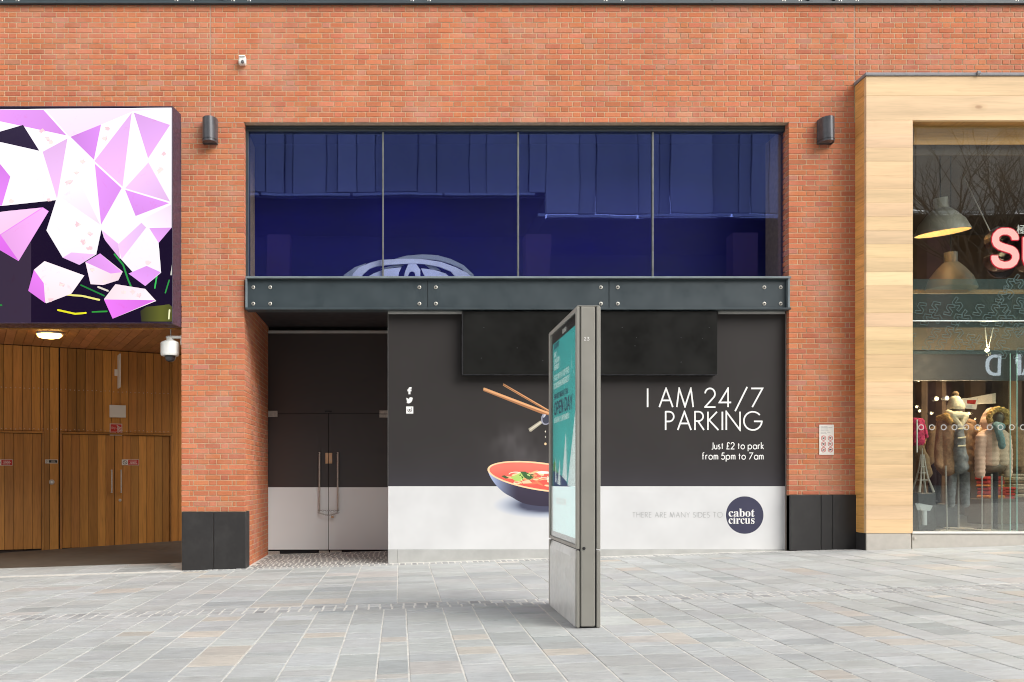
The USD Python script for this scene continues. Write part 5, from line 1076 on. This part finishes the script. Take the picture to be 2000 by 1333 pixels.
m = solid([[(V(1920, 852, y2), R(9)), (V(1942, 846, y2), R(12)), (V(1963, 852, y2), R(8))], [(V(1932, 858, y2), R(16)), (V(1934, 880, y2), R(14.5)), (V(1934, 900, y2), R(15))], [(V(1954, 858, y2), R(14)), (V(1953, 880, y2), R(13)), (V(1954, 900, y2), R(14))]])
v = np.array(m.vertices); m = trimesh.Trimesh(v + m.vertex_normals * (.013 * np.abs(np.sin(v[:, 2:] * 44))), m.faces, process=False); part(f2, 'jacket', m, M['padded'], smooth=True)
for pts in ([(1917, 854, 9), (1914, 885, 8.5), (1914, 926, 8)], [(1966, 854, 7), (1969, 885, 7), (1969, 926, 6.5)]):
    m = solid([[(V(a, b, y2 - .03), R(c)) for a, b, c in pts]]); v = np.array(m.vertices); m = trimesh.Trimesh(v + m.vertex_normals * (.010 * np.abs(np.sin(v[:, 2:] * 48))), m.faces, process=False); part(f2, 'sleeve', m, M['padded'], smooth=True)
part(f2, 'hips', solid([[(V(1932, 912, y2), R(12)), (V(1952, 912, y2), R(12))]]), M['hips'], smooth=True)
part(f2, 'scarf', rough(solid([[(V(1946, 832, y2 - .14), R(8)), (V(1954, 834, y2 - .14), R(8))], [(V(1948, 836, y2 - .17), R(6)), (V(1955, 858, y2 - .2), R(6.5)), (V(1957, 872, y2 - .2), R(6))]], .012, 4), .015, 40, 10), M['scarf'], smooth=True)
part(f2, 'post', cyl(V(1944, 914, y2), (X(1942, y2), y2, ZP + .01), .042, 14), M['trouser'])
part(f2, 'base', box(X(1925, y2), X(1960, y2), y2 - .2, y2 + .2, ZP + .001, ZP + .012, .003), M['black_metal'])
# dark trousered figure behind the left one: a reflected passer-by built solid
y3 = 1.6; s3 = S(y3); R = lambda p: p / s3
f3 = thing('mannequin', V(1828, 1000, y3), 'figure in a tan coat and black trousers, a reflection built as a mannequin partly behind the bobble hat figure', 'mannequin', None)
part(f3, 'coat', rough(solid([[(V(1824, 842, y3), R(9)), (V(1840, 838, y3), R(9))], [(V(1822, 850, y3), R(10)), (V(1818, 880, y3), R(10)), (V(1814, 902, y3), R(10))], [(V(1838, 850, y3), R(11)), (V(1838, 880, y3), R(11)), (V(1838, 902, y3), R(12))]]), .02, 12, 12), M['tan'], smooth=True)
part(f3, 'trousers', rough(solid([[(V(1820, 906, y3), R(8.5)), (V(1821, 940, y3), R(7.5)), (V(1822, 978, y3), R(6.5))], [(V(1831, 906, y3), R(8.5)), (V(1830, 940, y3), R(7.5)), (V(1829, 978, y3), R(6.5))], [(V(1820, 906, y3), R(8.5)), (V(1831, 906, y3), R(8.5))]]), .015, 12, 13), M['trouser'], smooth=True)
part(f3, 'shoe', solid([[(V(1822, 980, y3), R(4.2)), (V(1812, 981.5, y3 - .06), R(3.2))]], .01, 3), M['trouser'], smooth=True); part(f3, 'shoe', solid([[(V(1830, 980, y3), R(4.2)), (V(1824, 981.5, y3 - .1), R(3.2))]], .01, 3), M['trouser'], smooth=True)
part(f3, 'plinth', box(X(1795, y3), X(1850, y3), y3 - .3, y3 + .3, ZP + .001, Z(984.5, y3), .01), M['in_floor'])
# flowery garment on a rail
y4 = .7
fg = thing('hanging_garment', V(1793, 870, y4), 'pink flowered garment hanging at the left edge of the shop window', 'garment')
part(fg, 'blouse', rough(solid([[(V(1784, 822, y4), .04), (V(1798, 824, y4), .05)], [(V(1790, 830, y4), .09), (V(1792, 862, y4), .10)], [(V(1800, 826, y4), .04), (V(1808, 852, y4), .035)]]), .03, 18, 14), M['flower'], smooth=True)
part(fg, 'rail', cyl(V(1791, 820, y4 - .15), (X(1791, y4 - .15), y4 - .15, Z(884, y4 - .15)), .012, 10), M['white_plastic'])
part(fg, 'skirt', rough(solid([[(V(1792, 870, y4), .07), (V(1802, 900, y4), .09), (V(1806, 925, y4), .10)]]), .03, 14, 15), M['tan'], smooth=True)
# lattice tower ornament
y5 = .55
tw = thing('tower_ornament', V(1801, 962, y5), 'pale lattice tower ornament at the left of the shop window', 'ornament')
tp = V(1801.5, 888, y5)
for sx in (-1, 1):
    for sy in (-1, 1):
        pts = [V(1801.5 + sx * a, b, y5) + [0, sy * a / S(y5), 0] for a, b in ((2, 888), (4, 912), (7.5, 936), (14, 962))]
        part(tw, 'leg', tube(pts, [.008, .011, .014, .018], 6), M['limestone'])
for b, a in ((912, 4.6), (924, 6.2), (938, 8.4)): part(tw, 'deck', box(X(1801.5 - a, y5), X(1801.5 + a, y5), y5 - a / S(y5), y5 + a / S(y5), Z(b, y5) - .008, Z(b, y5) + .008, .002), M['limestone'])
part(tw, 'spire', cyl(tp - [0, 0, .02], V(1801.5, 876, y5), .009, 8, .004), M['limestone'])
part(tw, 'plinth', box(X(1784, y5), X(1818, y5), y5 - .12, y5 + .12, ZP + .001, Z(963, y5), .006), M['in_floor'])
# floor flood lamp
y6 = .10
fd = thing('floor_lamp', V(1804, 1020, y6), 'grey cylindrical spotlight with flared barn doors on the shop window floor', 'lamp')
c = V(1804, 1008, y6); w = 5.8 / S(y6)
part(fd, 'cylinder', cyl((c[0], y6, Z(1026, y6)), (c[0], y6, Z(997, y6)), w, 20), M['grey_plastic'], smooth=30)
fp = [(X(1790, y6), Z(983, y6)), (X(1818, y6), Z(988, y6)), (X(1813, y6), Z(998, y6)), (X(1795, y6), Z(997, y6))]
part(fd, 'barn_door', extr(Polygon(fp), .006, (0, y6 - w, 0)), M['grey_plastic']); part(fd, 'barn_door', extr(Polygon(fp), .006, (0, y6 + w, 0)), M['grey_plastic'])
part(fd, 'foot', lathe([(0, ZP + .001), (w * 1.3, ZP + .001), (w * 1.2, ZP + .02), (0, ZP + .03)], (c[0], y6, 0), 20), M['black_metal'])
# thin stands
for px, pt, y in ((1850, 910, .35), (1918, 930, .6), (1937, 926, .35), (1956.5, 930, .4)):
    st = thing('display_stand', (X(px, y), y, ZP), f'thin metal display stand {"under the bobble hat mannequin" if px < 1900 else "left of the black post" if px == 1918 else "directly before the black post" if px == 1937 else "right of the black post"} in the shop window', 'stand')
    part(st, 'pole', cyl((X(px, y), y, ZP + .01), (X(px - (3 if px == 1850 else 0), y), y, Z(pt, y)), .010, 10), M['steel_brushed'])
    part(st, 'base', box(X(px, y) - .15, X(px, y) + .15, y - .1, y + .1, ZP + .001, ZP + .010, .003), M['steel_brushed'])
# goods behind
rk = random.Random(5)
def stack(px, py, y, n, w, cols, label):
    t = thing('folded_knitwear', V(px, py, y), label, 'clothes')
    z = Z(py, y)
    for i in range(n):
        h = rk.uniform(.045, .07); a = rk.uniform(-.02, .02); part(t, 'garment', box(X(px, y) - w / 2 + a, X(px, y) + w / 2 + a, y - .15, y + .15, z + .001, z + h - .004, .018), M[cols[i % len(cols)]]); z += h
    part(t, 'table', box(X(px, y) - w / 2 - .1, X(px, y) + w / 2 + .1, y - .22, y + .22, ZP, Z(py, y) - .001, .01), M['in_wall'])
M['red_knit'] = cloth('red_knit', (.42, .04, .03)); M['orange_knit'] = cloth('orange_knit', (.6, .2, .03)); M['stripe_knit'] = cloth('striped_knit', (.40, .33, .22), .6, 60)
stack(1934, 974, 2.4, 6, .3, ('orange_knit', 'red_knit', 'red_knit'), 'stack of red and orange knitwear behind the padded jacket mannequin')
stack(1958, 976, 2.6, 4, .25, ('red_knit',), 'small stack of red knitwear right of the black post in the shop')
stack(1992, 972, 2.8, 9, .5, ('stripe_knit', 'tan', 'stripe_knit'), 'tall stack of striped knitwear at the right edge of the shop window')
for px, y, c, py, label in ((1812, 2.6, 'tan', 905, 'tan coat hanging behind the lattice tower'), (1915, 3.0, 'tan', 880, 'pale coat hanging between the two big mannequins'), (1985, 2.2, 'tan', 880, 'tan coat hanging right of the padded jacket')):
    t = thing('hanging_coat', V(px, py, y), label, 'coat'); r = 1 / S(y)
    part(t, 'coat', rough(solid([[(V(px - 8, py - 38, y), r * 6), (V(px + 8, py - 38, y), r * 6)], [(V(px, py - 34, y), r * 13), (V(px, py, y), r * 13), (V(px, py + 30, y), r * 14)]]), .04, 10, 20), M[c], smooth=True)
    part(t, 'hanger', cyl(V(px, py - 40, y), V(px, py - 52, y), .008, 6), M['steel_brushed'])
t = thing('hanging_poster', V(1898, 800, 2.2), 'small pale poster hung behind the bobble hat in the shop', 'poster')
yq = 2.2; q = ppoly([(1880, 778), (1910, 779), (1906, 800), (1884, 798)], yq); part(t, 'sheet', extr(q, .01, (0, yq, 0)), M['sign_white']); part(t, 'print', extr(ppoly([(1888, 782), (1906, 782), (1904, 790), (1888, 789)], yq), .002, (0, yq - .0105, 0)), M['red_knit']); part(t, 'print', extr(ppoly([(1886, 792), (1898, 792), (1898, 797), (1886, 797)], yq), .002, (0, yq - .0105, 0)), M['grey_plastic'])

# ------------------------------------------------------------------ the other side of the street, seen in the glass
YB = -30.0
op = thing('opposite_building', (0, YB, 0), 'grey clad building across the street that shows as a reflection in the blue window', 'building')
M['clad'] = mat('grey_cladding', (1, 1, 1), .45, var=.14, scale=.8, stretch=(1, 1, .2), tone=True); M['far_dark'] = mat('far_dark', (.02, .02, .025), .6, var=.3, scale=.5); M['far_brick'] = mat('far_brick', (.10, .04, .05), .8, var=.15, scale=6); M['fascia'] = mat('far_fascia', (.05, .052, .055), .5); M['far_letter'] = glow('far_letter_glow', (.8, .9, 1.0), 3.0 / GAIN); M['pale_edge'] = mat('pale_edge', (.36, .375, .39), .4)
def VM(px, py, ym, Y=YB):                      # where a mirrored pixel lies on the plane Y, mirror plane ym
    s = FOC / ((DIST + ym) + (ym - Y)); return (px - CX) / s, EYE + (CY - py) / s
ztop = VM(0, 222, .17)[1]; M['seam'] = mat('cladding_seam', (.10, .10, .10), .6)
zl1, zl2 = VM(0, 383, .17)[1], VM(0, 424, .17)[1]; xst = VM(1068, 400, .17)[0]
x = -33.0
while x < 50:
    w = rnd.choice([.4, .55, .8, .9, 1.3, 1.6, 2.0]); left = x + w / 2 < xst
    if x < xst < x + w: w = xst - x
    y = YB + (rnd.uniform(-.12, .12))
    part(op, 'cladding_panel', box(x + .012, x + w - .012, y - .2, y, (zl1 if left else zl2) + .16, ztop, .02), M['clad'], tone=np.array([.30, .295, .285]) * rnd.uniform(.78, 1.16)); x += w
part(op, 'panel_backing', box(-33, 50, YB - .5, YB - .24, zl1 + .1, ztop), M['seam'])
x = -33.0
while x < 50:
    w = 4.4; left = x + w / 2 < xst
    if x < xst < x + w: w = xst - x
    z = zl1 if left else zl2; dz = rnd.uniform(-.04, .04)
    part(op, 'edge_trim', box(x + .06, x + w - .06, YB - .1, YB + .06, z + dz, z + .12 + dz, .01), M['pale_edge']); x += w
part(op, 'soffit', box(-33, xst, YB - 7, YB - .05, zl1 - .1, zl1 - .02), M['far_dark']); part(op, 'soffit', box(xst, 50, YB - 7, YB - .05, zl2 - .1, zl2 - .02), M['far_dark'])
part(op, 'back_wall', box(-33, 50, YB - 7, YB - 6.8, -1, zl1), M['far_dark'])
for a, b in ((523, 568), (1030, 1080)):
    x0, z1 = VM(a, 455, .17); x1 = VM(b, 455, .17)[0]; part(op, 'pier', box(x0, x1, YB - 1.2, YB - .3, -1, z1, .02), M['far_brick'])
part(op, 'step_panel', box(xst - .04, xst - .005, YB - 7, YB - .21, zl2 - .1, zl1), M['far_dark'])
for x0 in (-28, -18, 16, 25, 34): part(op, 'pier', box(x0, x0 + 1.2, YB - 1.2, YB - .3, -1.5, 13, .02), M['far_brick'])
fz0_, fz1_ = VM(0, 744, YG)[1], VM(0, 686, YG)[1]
part(op, 'shop_fascia', box(12, 50, YB - .25, YB - .05, fz0_, fz1_, .02), M['fascia'])
def far_letter(ch, px0, px1):
    xa, xb = VM(px0, 0, YG, YB)[0], VM(px1, 0, YG, YB)[0]; z0, z1 = VM(0, 733, YG, YB)[1], VM(0, 693, YG, YB)[1]
    q = fit(font_text(ch, bold=1), -xb, -xa, z0, z1 - z0); part(op, 'fascia_letter', extr(q, .06, (0, YB - .049, 0), (-1, 0, 0), (0, 0, 1)), M['far_letter'])  # glow added so the letters show in the glass
far_letter('D', 1925, 1954); far_letter('N', 1966, 1994); far_letter('A', 1996, 2030)
# bare tree across the street
tr = thing('bare_tree', (0, 0, 0), 'bare leafless street tree that shows as a reflection in the right shop window', 'tree')
M['bark'] = mat('bark', (.06, .045, .035), .9, var=.3, scale=20)
YT = -16.6; x0, _ = VM(1972, 900, YG, YT); rt = random.Random(21); limbs = []
def grow(p, d, L, r, depth):
    pts = [p]; n = 4
    for i in range(n): d = d + np.array([rt.uniform(-.1, .1), rt.uniform(-.1, .1), .03]); d /= np.linalg.norm(d); pts.append(pts[-1] + d * L / n)
    limbs.append(tube(pts, np.linspace(r, r * .62, n + 1), 6, cap=False))
    if depth == 0: return
    for k in range(3 if depth > 2 else 2):
        a = rt.uniform(0, 2 * math.pi); s = rt.uniform(.45, .85); side = np.array([math.cos(a), math.sin(a) * .6, .1])
        q = pts[-1] if k < 2 else pts[2 + k % 2]; grow(q, d + side * s, L * rt.uniform(.62, .85), r * .6, depth - 1)
zt_ = VM(0, 640, YG, YT)[1]; gz = SLOPE * x0
part(tr, 'trunk', tube([(x0, YT, gz), (x0 + .03, YT, 2.5), (x0 - .02, YT, zt_ - 1), (x0, YT, zt_)], [.26, .19, .17, .16], 12), M['bark'])
for ang, s in ((2.6, .9), (.5, .8), (1.4, .35), (3.4, .8), (4.6, .6)): grow(np.array([x0, YT, zt_ - .8 * (s > .5) * rt.random()]), np.array([math.cos(ang) * s, math.sin(ang) * s * .5, .8]), 2.5, .085, 5)
part(tr, 'crown', trimesh.util.concatenate(limbs), M['bark'])
